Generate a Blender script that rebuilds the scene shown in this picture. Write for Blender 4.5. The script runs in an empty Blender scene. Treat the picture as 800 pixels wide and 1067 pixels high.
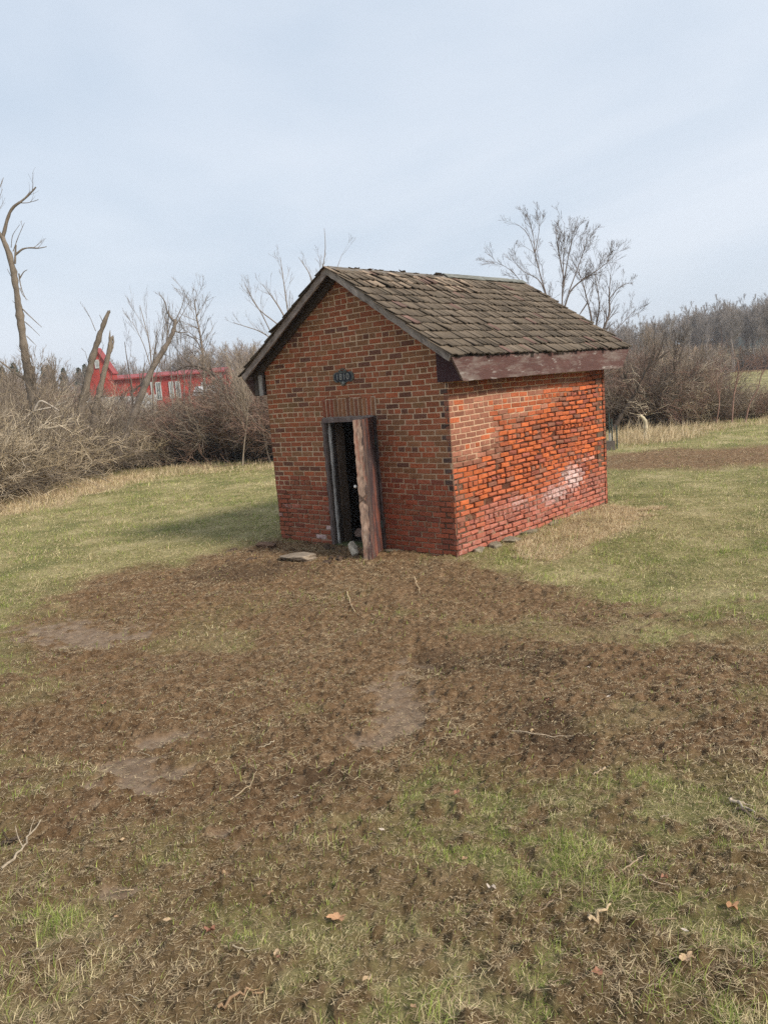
import bpy, math
import numpy as np
from mathutils import Vector, Matrix
PI = math.pi
scn = bpy.context.scene
COL = scn.collection
rad = math.radians

# ------------------------------------------------------------------ helpers
def nrm(v):
    return v / np.maximum(np.linalg.norm(v, axis=-1, keepdims=True), 1e-9)

def _hash(ix, iy, iz, seed):
    h = (ix.astype(np.int64)*374761393 + iy.astype(np.int64)*668265263 + iz.astype(np.int64)*2147483647 + seed*1442695041) & 0xffffffff
    h = ((h ^ (h >> 13)) * 1274126177) & 0xffffffff
    h = ((h ^ (h >> 16)) * 2246822519) & 0xffffffff
    return ((h ^ (h >> 15)) & 0xffffff) / float(0xffffff)

def vnoise(x, y, seed=0):
    x = np.asarray(x, float); y = np.asarray(y, float)
    ix = np.floor(x); iy = np.floor(y); fx = x-ix; fy = y-iy
    fx = fx*fx*(3-2*fx); fy = fy*fy*(3-2*fy); z = np.zeros_like(ix)
    a = _hash(ix, iy, z, seed); b = _hash(ix+1, iy, z, seed)
    c = _hash(ix, iy+1, z, seed); d = _hash(ix+1, iy+1, z, seed)
    return (a*(1-fx)+b*fx)*(1-fy) + (c*(1-fx)+d*fx)*fy

def fbm(x, y, sc, octs=4, seed=0, gain=.5):
    s = 0; a = 1; t = 0
    for i in range(octs):
        ca, sa = math.cos(.7*i), math.sin(.7*i)
        s = s + a*vnoise((x*ca-y*sa)*sc, (x*sa+y*ca)*sc, seed+i*17); t += a
        a *= gain; sc *= 2.03
    return s/t

def sstep(a, b, x):
    t = np.clip((x-a)/(b-a), 0, 1)
    return t*t*(3-2*t)

def mesh_np(name, V, F, mats, parent=None, col=None, mi=None, smooth=False, attrs=None):
    """one mesh object from numpy arrays; F is (M,4) or (M,3), or a list of both"""
    me = bpy.data.meshes.new(name)
    Fs = F if isinstance(F, list) else [F]
    V = np.ascontiguousarray(V, dtype=np.float32)
    me.vertices.add(len(V)); me.vertices.foreach_set('co', V.ravel())
    loops = np.concatenate([f.ravel() for f in Fs]).astype(np.int32)
    tot = np.concatenate([np.full(len(f), f.shape[1]) for f in Fs]).astype(np.int32)
    st = np.concatenate([[0], np.cumsum(tot)[:-1]]).astype(np.int32)
    me.loops.add(len(loops)); me.loops.foreach_set('vertex_index', loops)
    me.polygons.add(len(tot)); me.polygons.foreach_set('loop_start', st)
    try: me.polygons.foreach_set('loop_total', tot)
    except Exception: pass
    if mi is not None: me.polygons.foreach_set('material_index', np.asarray(mi, np.int32))
    me.polygons.foreach_set('use_smooth', np.full(len(tot), smooth, bool))
    if col is not None:
        ca = me.color_attributes.new('Col', 'FLOAT_COLOR', 'POINT')
        c4 = np.ones((len(V), 4), np.float32); c4[:, :3] = col
        ca.data.foreach_set('color', c4.ravel())
    for k, a in (attrs or {}).items():
        at = me.attributes.new(k, 'FLOAT', 'POINT'); at.data.foreach_set('value', np.asarray(a, np.float32))
    me.update(calc_edges=True)
    for m in (mats if isinstance(mats, (list, tuple)) else [mats]): me.materials.append(m)
    o = bpy.data.objects.new(name, me); COL.objects.link(o)
    if parent: o.parent = parent
    return o

def tag(o, label=None, cat=None, group=None, kind=None):
    if label: o['label'] = label
    if cat: o['category'] = cat
    if group: o['group'] = group
    if kind: o['kind'] = kind
    return o

def empty(name, loc=(0, 0, 0), rz=0):
    o = bpy.data.objects.new(name, None); COL.objects.link(o)
    o.location = loc; o.rotation_euler = (0, 0, rz); o.empty_display_size = .2
    return o

class MB:
    """collects vertices, faces, colours and material indices for one mesh"""
    def __init__(s): s.v = []; s.f = []; s.c = []; s.m = []; s.n = 0
    def add(s, V, F, col=(1, 1, 1), mi=0):
        V = np.asarray(V, float); F = np.asarray(F)
        s.v.append(V); s.f.append(F+s.n); s.m += [mi]*len(F)
        c = np.asarray(col, float); s.c.append(np.broadcast_to(c, V.shape).copy()); s.n += len(V)
    def build(s, name, mats, parent=None, smooth=False):
        q = [f for f in s.f if f.shape[1] == 4]; t = [f for f in s.f if f.shape[1] == 3]
        Fs = []; mi = []
        k = 0; mq = []; mt = []
        for f in s.f:
            (mq if f.shape[1] == 4 else mt).extend(s.m[k:k+len(f)]); k += len(f)
        if q: Fs.append(np.concatenate(q)); mi += mq
        if t: Fs.append(np.concatenate(t)); mi += mt
        return mesh_np(name, np.concatenate(s.v), Fs, mats, parent, np.concatenate(s.c), mi, smooth)

CUBE_F = np.array([[0,3,2,1],[4,5,6,7],[0,1,5,4],[1,2,6,5],[2,3,7,6],[3,0,4,7]])
def hexa(bot, top):
    """8-cornered solid from two quads"""
    return np.array(list(bot)+list(top), float), CUBE_F
def box(x0, x1, y0, y1, z0, z1):
    return hexa([(x0,y0,z0),(x1,y0,z0),(x1,y1,z0),(x0,y1,z0)], [(x0,y0,z1),(x1,y0,z1),(x1,y1,z1),(x0,y1,z1)])

def plank(a, b, w, t, side, seed=0, seg=10, rough=.003, col=(.3,.27,.24), cv=.12, chop=(0,0)):
    """a weathered board from a to b: w wide along 'side', t thick along the third axis; edges worn by noise.
    chop: how far the upper-edge ends run past the lower-edge ends"""
    a = np.array(a, float); b = np.array(b, float); rng = np.random.RandomState(seed)
    T = nrm(b-a); S = np.array(side, float); S = nrm(S-T*(S@T)); N = np.cross(T, S)
    vs = []; cs = []
    nw = 5
    ring = [(-.5+i/(nw-1), .5) for i in range(nw)] + [(.5-i/(nw-1), -.5) for i in range(nw)]
    for i in range(seg+1):
        u = i/seg
        c = a+(b-a)*u
        for (p, q) in ring:
            e = rng.normal(0, rough) if abs(p) == .5 else rng.normal(0, rough*.4)
            ext = 0
            if i == 0: ext = -chop[0]*(p+.5)
            if i == seg: ext = chop[1]*(p+.5)
            vs.append(c+T*ext+S*(p*w+(e if abs(p) == .5 else 0))+N*(q*t+rng.normal(0, rough*.25)))
            cs.append(np.array(col)*(1+rng.normal(0, cv)))
    m = len(ring); F = []
    for i in range(seg):
        for j in range(m):
            k = (j+1) % m
            F.append([i*m+j, i*m+k, (i+1)*m+k, (i+1)*m+j])
    for e, flip in ((0, 0), (seg, 1)):
        for j in range(nw-1):
            f = [e*m+j, e*m+(m-1-j), e*m+(m-2-j), e*m+j+1]
            F.append(f[::-1] if not flip else f)
    return np.array(vs), np.array(F)[:, ::-1], np.clip(np.array(cs), 0, 1)

# ------------------------------------------------------------------ materials
def new_mat(name):
    m = bpy.data.materials.new(name); m.use_nodes = True
    nt = m.node_tree; nt.nodes.clear()
    return m, nt
def N(nt, t, **kw):
    n = nt.nodes.new(t)
    for k, v in kw.items():
        if k.startswith('i_'):
            key = k[2:]
            key = int(key) if key.isdigit() else key.replace('_', ' ')
            n.inputs[key].default_value = v
        else: setattr(n, k, v)
    return n
def L(nt, a, ao, b, bi): nt.links.new(a.outputs[ao], b.inputs[bi])

def pbr(name, base=None, rough=.85, spec=.25, noise=((12, .25),), bump=.3, bscale=60, bdist=.004, wood=None,
        stain=None, translucent=0, extra=None):
    """procedural surface: vertex colour (or base) x layered noise, bump; stain=(colour, scale, lo, hi) overlays a blotch"""
    m, nt = new_mat(name)
    out = N(nt, 'ShaderNodeOutputMaterial'); bs = N(nt, 'ShaderNodeBsdfPrincipled', i_Roughness=rough)
    bs.inputs['Specular IOR Level'].default_value = spec
    L(nt, bs, 0, out, 0)
    tc = N(nt, 'ShaderNodeTexCoord')
    mp = N(nt, 'ShaderNodeMapping'); L(nt, tc, 'Object', mp, 0)
    if wood: mp.inputs['Scale'].default_value = wood
    if base is None:
        c = N(nt, 'ShaderNodeAttribute', attribute_name='Col'); cur = (c, 'Color')
    else:
        c = N(nt, 'ShaderNodeRGB'); c.outputs[0].default_value = (*base, 1); cur = (c, 0)
    for sc, amt in noise:
        n = N(nt, 'ShaderNodeTexNoise', i_Scale=sc, i_Detail=5, i_Roughness=.65); L(nt, mp, 0, n, 'Vector')
        mr = N(nt, 'ShaderNodeMapRange', i_1=.25, i_2=.75, i_3=1-amt, i_4=1+amt); L(nt, n, 0, mr, 0)
        mx = N(nt, 'ShaderNodeVectorMath', operation='SCALE'); L(nt, cur[0], cur[1], mx, 0); L(nt, mr, 0, mx, 'Scale'); cur = (mx, 0)
    if stain:
        for (sc_col, sc, lo, hi) in stain:
            n = N(nt, 'ShaderNodeTexNoise', i_Scale=sc, i_Detail=6, i_Roughness=.7); L(nt, mp, 0, n, 'Vector')
            mr = N(nt, 'ShaderNodeMapRange', i_1=lo, i_2=hi); L(nt, n, 0, mr, 0)
            mx = N(nt, 'ShaderNodeMix', data_type='RGBA'); L(nt, mr, 0, mx, 0); L(nt, cur[0], cur[1], mx, 6)
            mx.inputs[7].default_value = (*sc_col, 1); cur = (mx, 2)
    L(nt, cur[0], cur[1], bs, 'Base Color')
    if bump:
        n = N(nt, 'ShaderNodeTexNoise', i_Scale=bscale, i_Detail=6, i_Roughness=.7); L(nt, mp, 0, n, 'Vector')
        b = N(nt, 'ShaderNodeBump', i_Strength=bump, i_Distance=bdist); L(nt, n, 0, b, 'Height'); L(nt, b, 0, bs, 'Normal')
    if translucent:
        tr = N(nt, 'ShaderNodeBsdfTranslucent'); L(nt, cur[0], cur[1], tr, 0)
        ms = N(nt, 'ShaderNodeMixShader', i_0=translucent); L(nt, bs, 0, ms, 1); L(nt, tr, 0, ms, 2); L(nt, ms, 0, out, 0)
    return m

M = {}
M['twig'] = pbr('twig_bark', noise=((6, .2),), bump=0, rough=.9, spec=.1)
M['bark'] = pbr('bark', noise=((9, .35), (45, .3)), bump=.9, bscale=35, bdist=.02, rough=.95, spec=.1, wood=(1, 1, .3))
M['blade'] = pbr('grass_blade', noise=((3, .12),), bump=0, rough=.7, spec=.2, translucent=.25)
M['shake'] = pbr('weathered_shake', noise=((5, .22), (70, .3)), bump=.8, bscale=90, bdist=.006, rough=.92, spec=.12, wood=(.25, 1, 1),
                 stain=(((.13, .108, .078), 3.5, .55, .8),))
M['board'] = pbr('weathered_board', noise=((14, .3), (80, .25)), bump=.7, bscale=70, bdist=.004, rough=.9, spec=.15, wood=(1, .12, .12))
M['darkwood'] = pbr('dark_wood', noise=((8, .3),), bump=.5, bscale=50, rough=.95, spec=.1)  # dark brown wood for deck, rafters, soffit, door core and ridge fragment
M['fascia'] = pbr('peeling_purple_paint', base=(.095, .048, .041), noise=((10, .25), (60, .2)), bump=.5, bscale=70, rough=.8, spec=.2, wood=(1, .25, 1.3),
                  stain=(((.19, .15, .13), 5.5, .46, .63), ((.36, .33, .30), 16, .58, .7), ((.06, .035, .033), 9, .62, .75)))
M['panel'] = pbr('dark_purple_paint', base=(.05, .024, .027), noise=((8, .2), (50, .2)), bump=.3, rough=.75, spec=.2)
M['doorpaint'] = pbr('peeling_door', noise=((6, .3), (40, .3)), bump=.8, bscale=45, bdist=.006, rough=.9, spec=.15, wood=(1, 1, .16),
                     stain=(((.30, .10, .06), 7, .5, .62), ((.07, .045, .045), 11, .56, .66), ((.45, .36, .28), 18, .6, .7)))
M['stone'] = pbr('field_stone', noise=((7, .25), (35, .3)), bump=.8, bscale=25, bdist=.012, rough=.9, spec=.2)
M['brickrough'] = pbr('brick_rubble', base=(.27, .10, .075), noise=((9, .3), (50, .25)), bump=.8, bscale=40, rough=.95)
M['metal'] = pbr('old_metal', base=(.035, .05, .045), noise=((12, .3),), bump=.2, rough=.6, spec=.4)
M['rim'] = pbr('plaque_rim', base=(.085, .09, .078), noise=((40, .3),), bump=.4, rough=.6, spec=.4)
M['plaque'] = pbr('plaque_face', base=(.008, .012, .024), noise=((40, .3),), bump=.2, rough=.5, spec=.4)
M['letter'] = pbr('plaque_letters', base=(.24, .24, .22), noise=((80, .3),), bump=.2, rough=.6)
M['knob'] = pbr('porcelain_knob', base=(.75, .72, .66), noise=((40, .1),), bump=0, rough=.3, spec=.5)
M['leaf'] = pbr('dry_leaf', noise=((50, .25),), bump=.3, rough=.8, translucent=.2)
M['redwall'] = pbr('red_boards', base=(.36, .052, .040), noise=((1.2, .3), (8, .25)), bump=.2, bscale=10, rough=.85)
M['redroof'] = pbr('red_metal_roof', base=(.28, .042, .036), noise=((.8, .15),), bump=0, rough=.55, spec=.35)
M['white'] = pbr('white_trim', base=(.42, .43, .42), noise=((3, .15),), bump=0, rough=.7)
M['glass'] = pbr('window_glass', base=(.09, .12, .13), noise=((2, .3),), bump=0, rough=.15, spec=.6)
M['palewall'] = pbr('pale_stonework', base=(.42, .42, .43), noise=((1.6, .35), (5, .3)), bump=.6, bscale=4, bdist=.05, rough=.9)
M['housewall'] = pbr('grey_brown_siding', base=(.17, .15, .13), noise=((1, .2),), bump=0)
M['rust'] = pbr('rusty_sheet', base=(.22, .085, .06), noise=((1.5, .3),), bump=.2, rough=.9)
M['green_roof'] = pbr('grey_green_roof', base=(.13, .145, .13), noise=((1, .2),), bump=.1, rough=.7)
M['conifer'] = pbr('conifer_needles', noise=((1.5, .3),), bump=0, rough=.9, spec=.1)
M['mud_water'] = pbr('x', base=(.1, .1, .1))
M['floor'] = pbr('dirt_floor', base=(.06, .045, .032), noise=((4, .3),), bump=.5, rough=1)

def brick_mat():
    m, nt = new_mat('old_brick')
    out = N(nt, 'ShaderNodeOutputMaterial'); bs = N(nt, 'ShaderNodeBsdfPrincipled', i_Roughness=.9)
    bs.inputs['Specular IOR Level'].default_value = .15; L(nt, bs, 0, out, 0)
    tc = N(nt, 'ShaderNodeTexCoord')
    c = N(nt, 'ShaderNodeAttribute', attribute_name='Col')
    cur = (c, 'Color')
    for sc, amt in ((7, .16), (38, .28), (160, .22)):
        n = N(nt, 'ShaderNodeTexNoise', i_Scale=sc, i_Detail=4, i_Roughness=.65); L(nt, tc, 'Object', n, 'Vector')
        mr = N(nt, 'ShaderNodeMapRange', i_1=.25, i_2=.75, i_3=1-amt, i_4=1+amt); L(nt, n, 0, mr, 0)
        mx = N(nt, 'ShaderNodeVectorMath', operation='SCALE'); L(nt, cur[0], cur[1], mx, 0); L(nt, mr, 0, mx, 'Scale'); cur = (mx, 0)
    # salt bloom: attribute says where it may show, noise gives it its ragged outline
    w = N(nt, 'ShaderNodeAttribute', attribute_name='salt')
    n = N(nt, 'ShaderNodeTexNoise', i_Scale=22, i_Detail=7, i_Roughness=.75); L(nt, tc, 'Object', n, 'Vector')
    ad = N(nt, 'ShaderNodeMath', operation='ADD'); L(nt, w, 'Fac', ad, 0); L(nt, n, 0, ad, 1)
    mr = N(nt, 'ShaderNodeMapRange', i_1=.86, i_2=1.2, i_3=0, i_4=.9); L(nt, ad, 0, mr, 0)
    mx = N(nt, 'ShaderNodeMix', data_type='RGBA'); L(nt, mr, 0, mx, 0); L(nt, cur[0], cur[1], mx, 6); mx.inputs[7].default_value = (.62, .50, .47, 1)
    cur = (mx, 2)
    # algae / lichen tint
    w = N(nt, 'ShaderNodeAttribute', attribute_name='algae')
    n = N(nt, 'ShaderNodeTexNoise', i_Scale=5, i_Detail=6, i_Roughness=.7); L(nt, tc, 'Object', n, 'Vector')
    ad = N(nt, 'ShaderNodeMath', operation='ADD'); L(nt, w, 'Fac', ad, 0); L(nt, n, 0, ad, 1)
    mr = N(nt, 'ShaderNodeMapRange', i_1=.95, i_2=1.5, i_3=0, i_4=.75); L(nt, ad, 0, mr, 0)
    mx = N(nt, 'ShaderNodeMix', data_type='RGBA'); L(nt, mr, 0, mx, 0); L(nt, cur[0], cur[1], mx, 6); mx.inputs[7].default_value = (.13, .115, .045, 1)
    cur = (mx, 2)
    L(nt, cur[0], cur[1], bs, 'Base Color')
    n = N(nt, 'ShaderNodeTexNoise', i_Scale=75, i_Detail=6, i_Roughness=.75); L(nt, tc, 'Object', n, 'Vector')
    b = N(nt, 'ShaderNodeBump', i_Strength=.8, i_Distance=.006); L(nt, n, 0, b, 'Height'); L(nt, b, 0, bs, 'Normal')
    return m
M['brick'] = brick_mat()
M['mortar'] = pbr('lime_mortar', noise=((15, .2), (90, .2)), bump=.6, bscale=120, bdist=.003, rough=.95, spec=.1)

# ------------------------------------------------------------------ camera (solved from the shed's own edges)
CAM = np.array([5.816, -7.939, 2.2]); YAW, PITCH, ROLL, FOC = rad(41.342), rad(9.057), rad(-4.369), 843.0
fw = np.array([-math.sin(YAW)*math.cos(PITCH), math.cos(YAW)*math.cos(PITCH), -math.sin(PITCH)])
rr = np.array([math.cos(YAW), math.sin(YAW), 0.]); uu = np.cross(rr, fw)
r2 = rr*math.cos(ROLL)+uu*math.sin(ROLL); u2 = -rr*math.sin(ROLL)+uu*math.cos(ROLL)
FH = np.array([-math.sin(YAW), math.cos(YAW)]); RH = np.array([math.cos(YAW), math.sin(YAW)])
cd = bpy.data.cameras.new('camera'); cam = bpy.data.objects.new('camera', cd); COL.objects.link(cam)
cam.matrix_world = Matrix(((r2[0], u2[0], -fw[0], CAM[0]), (r2[1], u2[1], -fw[1], CAM[1]), (r2[2], u2[2], -fw[2], CAM[2]), (0, 0, 0, 1)))
cd.sensor_fit = 'VERTICAL'; cd.sensor_height = 24; cd.lens = 24*FOC/1067.0; cd.clip_end = 6000; cd.clip_start = .05
scn.camera = cam

def fr(x, y):
    """ground coordinates -> (metres ahead of, metres right of) the place the photograph was taken from"""
    dx = np.asarray(x)-CAM[0]; dy = np.asarray(y)-CAM[1]
    return dx*FH[0]+dy*FH[1], dx*RH[0]+dy*RH[1]
def W(d, s):
    """the reverse: metres ahead, metres right -> world x, y"""
    return CAM[0]+FH[0]*d+RH[0]*s, CAM[1]+FH[1]*d+RH[1]*s

def base_h(x, y):
    d, s = fr(x, y)
    h = .55*(1-sstep(0, 8.2, d)) + .5*sstep(0, 14, -d)
    h = h + 8*sstep(150, 260, d)*sstep(-60, 60, s) + 5*sstep(170, 320, d)*(1-sstep(-60, 60, s))
    return h
def ray(px, py): return fw+r2*(px-400)/FOC+u2*(533.5-py)/FOC
def G(px, py):
    d = ray(px, py); z = 0.
    for i in range(40):
        P = CAM+d*((z-CAM[2])/d[2]); z = .5*z+.5*float(base_h(P[0], P[1]))
    return P
def AT(px, py, dist):
    """point that lies 'dist' metres ahead"""
    d = ray(px, py); k = dist/(d[0]*FH[0]+d[1]*FH[1]); return CAM+d*k

# ------------------------------------------------------------------ ground masks (worked out on the ground plane)
def poly_sdf(x, y, P):
    P = np.array([p[:2] for p in P]); dmin = np.full(np.shape(x), 1e9); inside = np.zeros(np.shape(x), bool)
    n = len(P)
    for i in range(n):
        ax, ay = P[i]; bx, by = P[(i+1) % n]
        ex, ey = bx-ax, by-ay; wx, wy = x-ax, y-ay
        t = np.clip((wx*ex+wy*ey)/(ex*ex+ey*ey), 0, 1)
        dmin = np.minimum(dmin, (wx-ex*t)**2+(wy-ey*t)**2)
        c = ((ay <= y) & (by > y)) | ((by <= y) & (ay > y))
        with np.errstate(divide='ignore', invalid='ignore'):
            xi = ax+(y-ay)*ex/(ey if ey != 0 else 1e-9)
        inside ^= c & (x < xi)
    d = np.sqrt(dmin)
    return np.where(inside, -d, d)
MUD = [G(*p) for p in [(190,588),(240,574),(285,562),(340,560),(400,566),(470,582),(500,588),(545,600),(600,622),(640,640),(700,652),(760,668),(830,690),(920,720),
       (960,800),(880,825),(760,815),(660,800),(560,800),(500,815),(470,850),(440,900),(400,960),(300,970),(220,930),(150,900),(80,880),(0,890),(-100,860),(-100,740),
       (0,715),(50,690),(20,655),(50,622),(100,600),(150,592)]]
MUD2 = [G(*p) for p in [(600,475),(640,472),(700,469),(800,464),(900,460),(900,483),(800,486),(720,488),(640,489),(600,490)]]
STRAWP = [G(*p) for p in [(548,572),(590,540),(632,527),(660,533),(655,548),(620,565),(570,585)]]
STRAWL = [G(*p) for p in [(-60,545),(0,521),(60,508),(110,496),(160,492),(110,512),(60,528),(0,537),(-60,560)]]
WET = [(140,797,34,17),(112,662,58,7),(175,768,26,6),(422,732,28,30),(408,758,34,16),(235,872,16,6),(130,932,20,4),(250,880,12,5),(60,655,30,5)]
WETG = []
for (px, py, rx, ry) in WET:
    c = G(px, py); a = G(px+rx, py); b = G(px, py-ry)
    WETG.append((c[0], c[1], np.hypot(*(a-c)[:2]), np.hypot(*(b-c)[:2])))
DARKW = []
for (px, py, rx, ry) in [(578,765,30,26),(340,810,60,16),(560,690,60,14),(250,600,60,10),(700,600,5,4),(460,690,25,14)]:
    c = G(px, py); a = G(px+rx, py); b = G(px, py-ry)
    DARKW.append((c[0], c[1], np.hypot(*(a-c)[:2]), np.hypot(*(b-c)[:2])))
def blob(x, y, lst):
    d, s = fr(x, y); v = np.full(np.shape(x), 9.)
    for (cx, cy, ra, rb) in lst:
        cd_, cs_ = fr(cx, cy)
        v = np.minimum(v, np.sqrt(((s-cs_)/ra)**2+((d-cd_)/rb)**2))
    return v
def masks(x, y):
    x = np.asarray(x, float); y = np.asarray(y, float)
    d, s = fr(x, y)
    n1 = fbm(x, y, .9, 5, 3)-.5; n2 = fbm(x, y, 3.5, 4, 9)-.5
    sd = poly_sdf(x, y, MUD)
    mud = 1-sstep(-.4, .5, sd+n1*1.1*sstep(9.5, 7, d)+n1*.3+n2*.9)
    mud = mud*(1-.35*sstep(.58, .70, fbm(x, y, 1.3, 4, 41))*sstep(9, 7, d))          # thin grass islands in the trodden soil
    # trodden, patchy turf nearest the camera
    near = (1-sstep(3.9, 5.2, d+n1*2))
    patch = sstep(.40, .60, fbm(x, y, 3.4, 5, 21, .62)+.06*np.clip(-s, -1, 1.5))
    mud = np.maximum(mud, near*patch*.8)
    mud = np.maximum(mud, (1-sstep(4.6, 6.2, d+n1*2))*sstep(.2, 1.4, -s-.35*d+n1)*sstep(.42, .6, fbm(x, y, 1.6, 4, 27))*.85)
    mud2 = 1-sstep(-.5, .5, poly_sdf(x, y, MUD2)+n1*2.0)
    mud = np.maximum(mud, mud2)
    fine = sstep(.56, .68, fbm(x, y, 7.5, 4, 63, .6))*(1-sstep(6.0, 8.5, d)); mud = np.maximum(mud, fine*.85)
    mud = np.maximum(mud, sstep(103, 108, d)*sstep(.08, .12, s/np.maximum(d, 1))*(d < 600))
    straw = np.maximum(1-sstep(-.2, .3, poly_sdf(x, y, STRAWP)+n1*.8), 1-sstep(-.3, .5, poly_sdf(x, y, STRAWL)+n1*1.6))
    straw = straw*(1-mud*.7)
    wb = blob(x, y, WETG); n3 = fbm(x, y, 9, 4, 19)-.5
    wet = (1-sstep(.45, 1.25, wb+n1*1.2+n2*2.0+n3*3.0))
    wet = wet*.85
    dk = (1-sstep(.5, 1.3, blob(x, y, DARKW)+n1*1.5))
    return mud, wet, straw, dk

def full_h(x, y, mud=None, wet=None):
    if mud is None: mud, wet, _, _ = masks(x, y)
    d, s = fr(x, y); r = np.hypot(d, s)
    fade = 1-sstep(14, 30, r)
    h = base_h(x, y)
    h = h+(fbm(x, y, .55, 3, 5)-.5)*.09*sstep(.3, 1.5, np.hypot(np.maximum(np.abs(x+1.63)-1.63, 0), np.maximum(np.abs(y-2.09)-2.09, 0)))
    clod = np.abs(fbm(x, y, 10, 4, 11)-.5)*2
    clod2 = fbm(x, y, 26, 4, 13, .65)-.5
    pit = sstep(.56, .68, fbm(x*1.0, y*1.0, 5.2, 2, 15))
    h = h+fade*(mud*(clod*.05+clod2*.065-pit*.016+(fbm(x, y, 2.6, 3, 45)-.5)*.05)*(1-wet*.85)+(1-mud)*clod2*.035) - wet*.012*fade
    h = h+(fbm(x, y, .02, 3, 8)-.5)*3*sstep(60, 200, r)
    return h

# ------------------------------------------------------------------ ground sheet
def build_ground():
    th_f = np.concatenate([np.linspace(-rad(62), -rad(40), 90)[:-1], np.linspace(-rad(40), rad(40), 730), np.linspace(rad(40), rad(62), 90)[1:]])
    th_c = np.linspace(rad(62), 2*PI-rad(62), 60)[1:-1]
    th = np.concatenate([th_f, th_c]); nth = len(th)
    r = np.concatenate([[.05, .3, .6], np.linspace(.9, 6, 330), np.linspace(6, 15, 300)[1:], np.geomspace(15, 40, 120)[1:], np.geomspace(40, 4000, 60)[1:]])
    R_, T_ = np.meshgrid(r, th, indexing='ij')
    d = R_*np.cos(T_); s = R_*np.sin(T_)
    x, y = W(d, s); x = x.ravel(); y = y.ravel()
    mud, wet, straw, dk = masks(x, y); z = full_h(x, y, mud, wet)
    # flatten under the shed
    inn = (x > -3.2) & (x < -.07) & (y > .07) & (y < 4.1)
    z = np.where(inn, -.02, z)
    V = np.stack([x, y, z], 1)
    i = np.arange(len(r)-1)[:, None]; j = np.arange(nth)[None, :]; k = (j+1) % nth
    F = np.stack([i*nth+j, (i+1)*nth+j, (i+1)*nth+k, i*nth+k], -1).reshape(-1, 4)
    V = np.vstack([V, [[CAM[0], CAM[1], float(base_h(CAM[0], CAM[1]))]]]); c = len(V)-1
    jj = np.arange(nth); T3 = np.stack([np.full(nth, c), jj, (jj+1) % nth], 1)
    pad = lambda a, v=0: np.append(a, v)
    m, nt = new_mat('pasture_soil')
    out = N(nt, 'ShaderNodeOutputMaterial'); bs = N(nt, 'ShaderNodeBsdfPrincipled'); L(nt, bs, 0, out, 0)
    tc = N(nt, 'ShaderNodeTexCoord')
    def noise(sc, det=5, ro=.65, vec=None):
        n = N(nt, 'ShaderNodeTexNoise', i_Scale=sc, i_Detail=det, i_Roughness=ro); L(nt, tc, 'Object', n, 'Vector'); return n
    def ramp(src, stops):
        c = N(nt, 'ShaderNodeValToRGB'); e = c.color_ramp.elements
        e[0].position = stops[0][0]; e[0].color = (*stops[0][1], 1); e[1].position = stops[-1][0]; e[1].color = (*stops[-1][1], 1)
        for p, q in stops[1:-1]:
            k = e.new(p); k.color = (*q, 1)
        L(nt, src, 0, c, 0); return c
    def mix(f, fo, a, ao, b, bo, amt=None):
        mx = N(nt, 'ShaderNodeMix', data_type='RGBA'); L(nt, f, fo, mx, 0); L(nt, a, ao, mx, 6); L(nt, b, bo, mx, 7); return mx
    soil = ramp(noise(13, 10, .82), [(.31, (.034, .018, .008)), (.44, (.145, .084, .040)), (.55, (.255, .158, .084)), (.67, (.46, .31, .18))])
    thatch = ramp(noise(30, 8, .8), [(.38, (.025, .018, .008)), (.5, (.15, .12, .052)), (.63, (.54, .44, .23))])
    turf = ramp(noise(.9, 6, .7), [(.38, (.15, .18, .045)), (.5, (.35, .32, .12)), (.62, (.60, .51, .26))])
    t2 = N(nt, 'ShaderNodeMix', data_type='RGBA', i_0=.5); L(nt, thatch, 0, t2, 6); L(nt, turf, 0, t2, 7)
    am = N(nt, 'ShaderNodeAttribute', attribute_name='mud'); aw = N(nt, 'ShaderNodeAttribute', attribute_name='wet')
    ast = N(nt, 'ShaderNodeAttribute', attribute_name='straw'); ad = N(nt, 'ShaderNodeAttribute', attribute_name='dark')
    c1 = mix(am, 'Fac', t2, 2, soil, 0)
    sc = N(nt, 'ShaderNodeRGB'); sc.outputs[0].default_value = (.50, .38, .23, 1)
    c2 = mix(ast, 'Fac', c1, 2, sc, 0)
    wc = ramp(noise(14, 5, .6), [(.35, (.135, .088, .054)), (.65, (.26, .185, .122))])
    c3 = mix(aw, 'Fac', c2, 2, wc, 0)
    dc = N(nt, 'ShaderNodeRGB'); dc.outputs[0].default_value = (.035, .023, .016, 1)
    dm = N(nt, 'ShaderNodeMath', operation='MULTIPLY', i_1=.45); L(nt, ad, 'Fac', dm, 0)
    c4 = mix(dm, 0, c3, 2, dc, 0)
    L(nt, c4, 2, bs, 'Base Color')
    rg = N(nt, 'ShaderNodeMapRange', i_3=.9, i_4=.7); L(nt, aw, 'Fac', rg, 0); L(nt, rg, 0, bs, 'Roughness')
    sp = N(nt, 'ShaderNodeMapRange', i_3=.15, i_4=.3); L(nt, aw, 'Fac', sp, 0); L(nt, sp, 0, bs, 'Specular IOR Level')
    bn = noise(80, 8, .8); bd = N(nt, 'ShaderNodeMapRange', i_3=.9, i_4=.4); L(nt, aw, 'Fac', bd, 0)
    b = N(nt, 'ShaderNodeBump', i_Distance=.035); L(nt, bd, 0, b, 'Strength'); L(nt, bn, 0, b, 'Height'); L(nt, b, 0, bs, 'Normal')
    o = mesh_np('ground', V, [F, T3], m, smooth=True, attrs=dict(mud=pad(mud), wet=pad(wet), straw=pad(straw), dark=pad(dk)))
    o['kind'] = 'structure'
    o['label'] = 'trodden muddy pasture ground with patches of winter grass'

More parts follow.
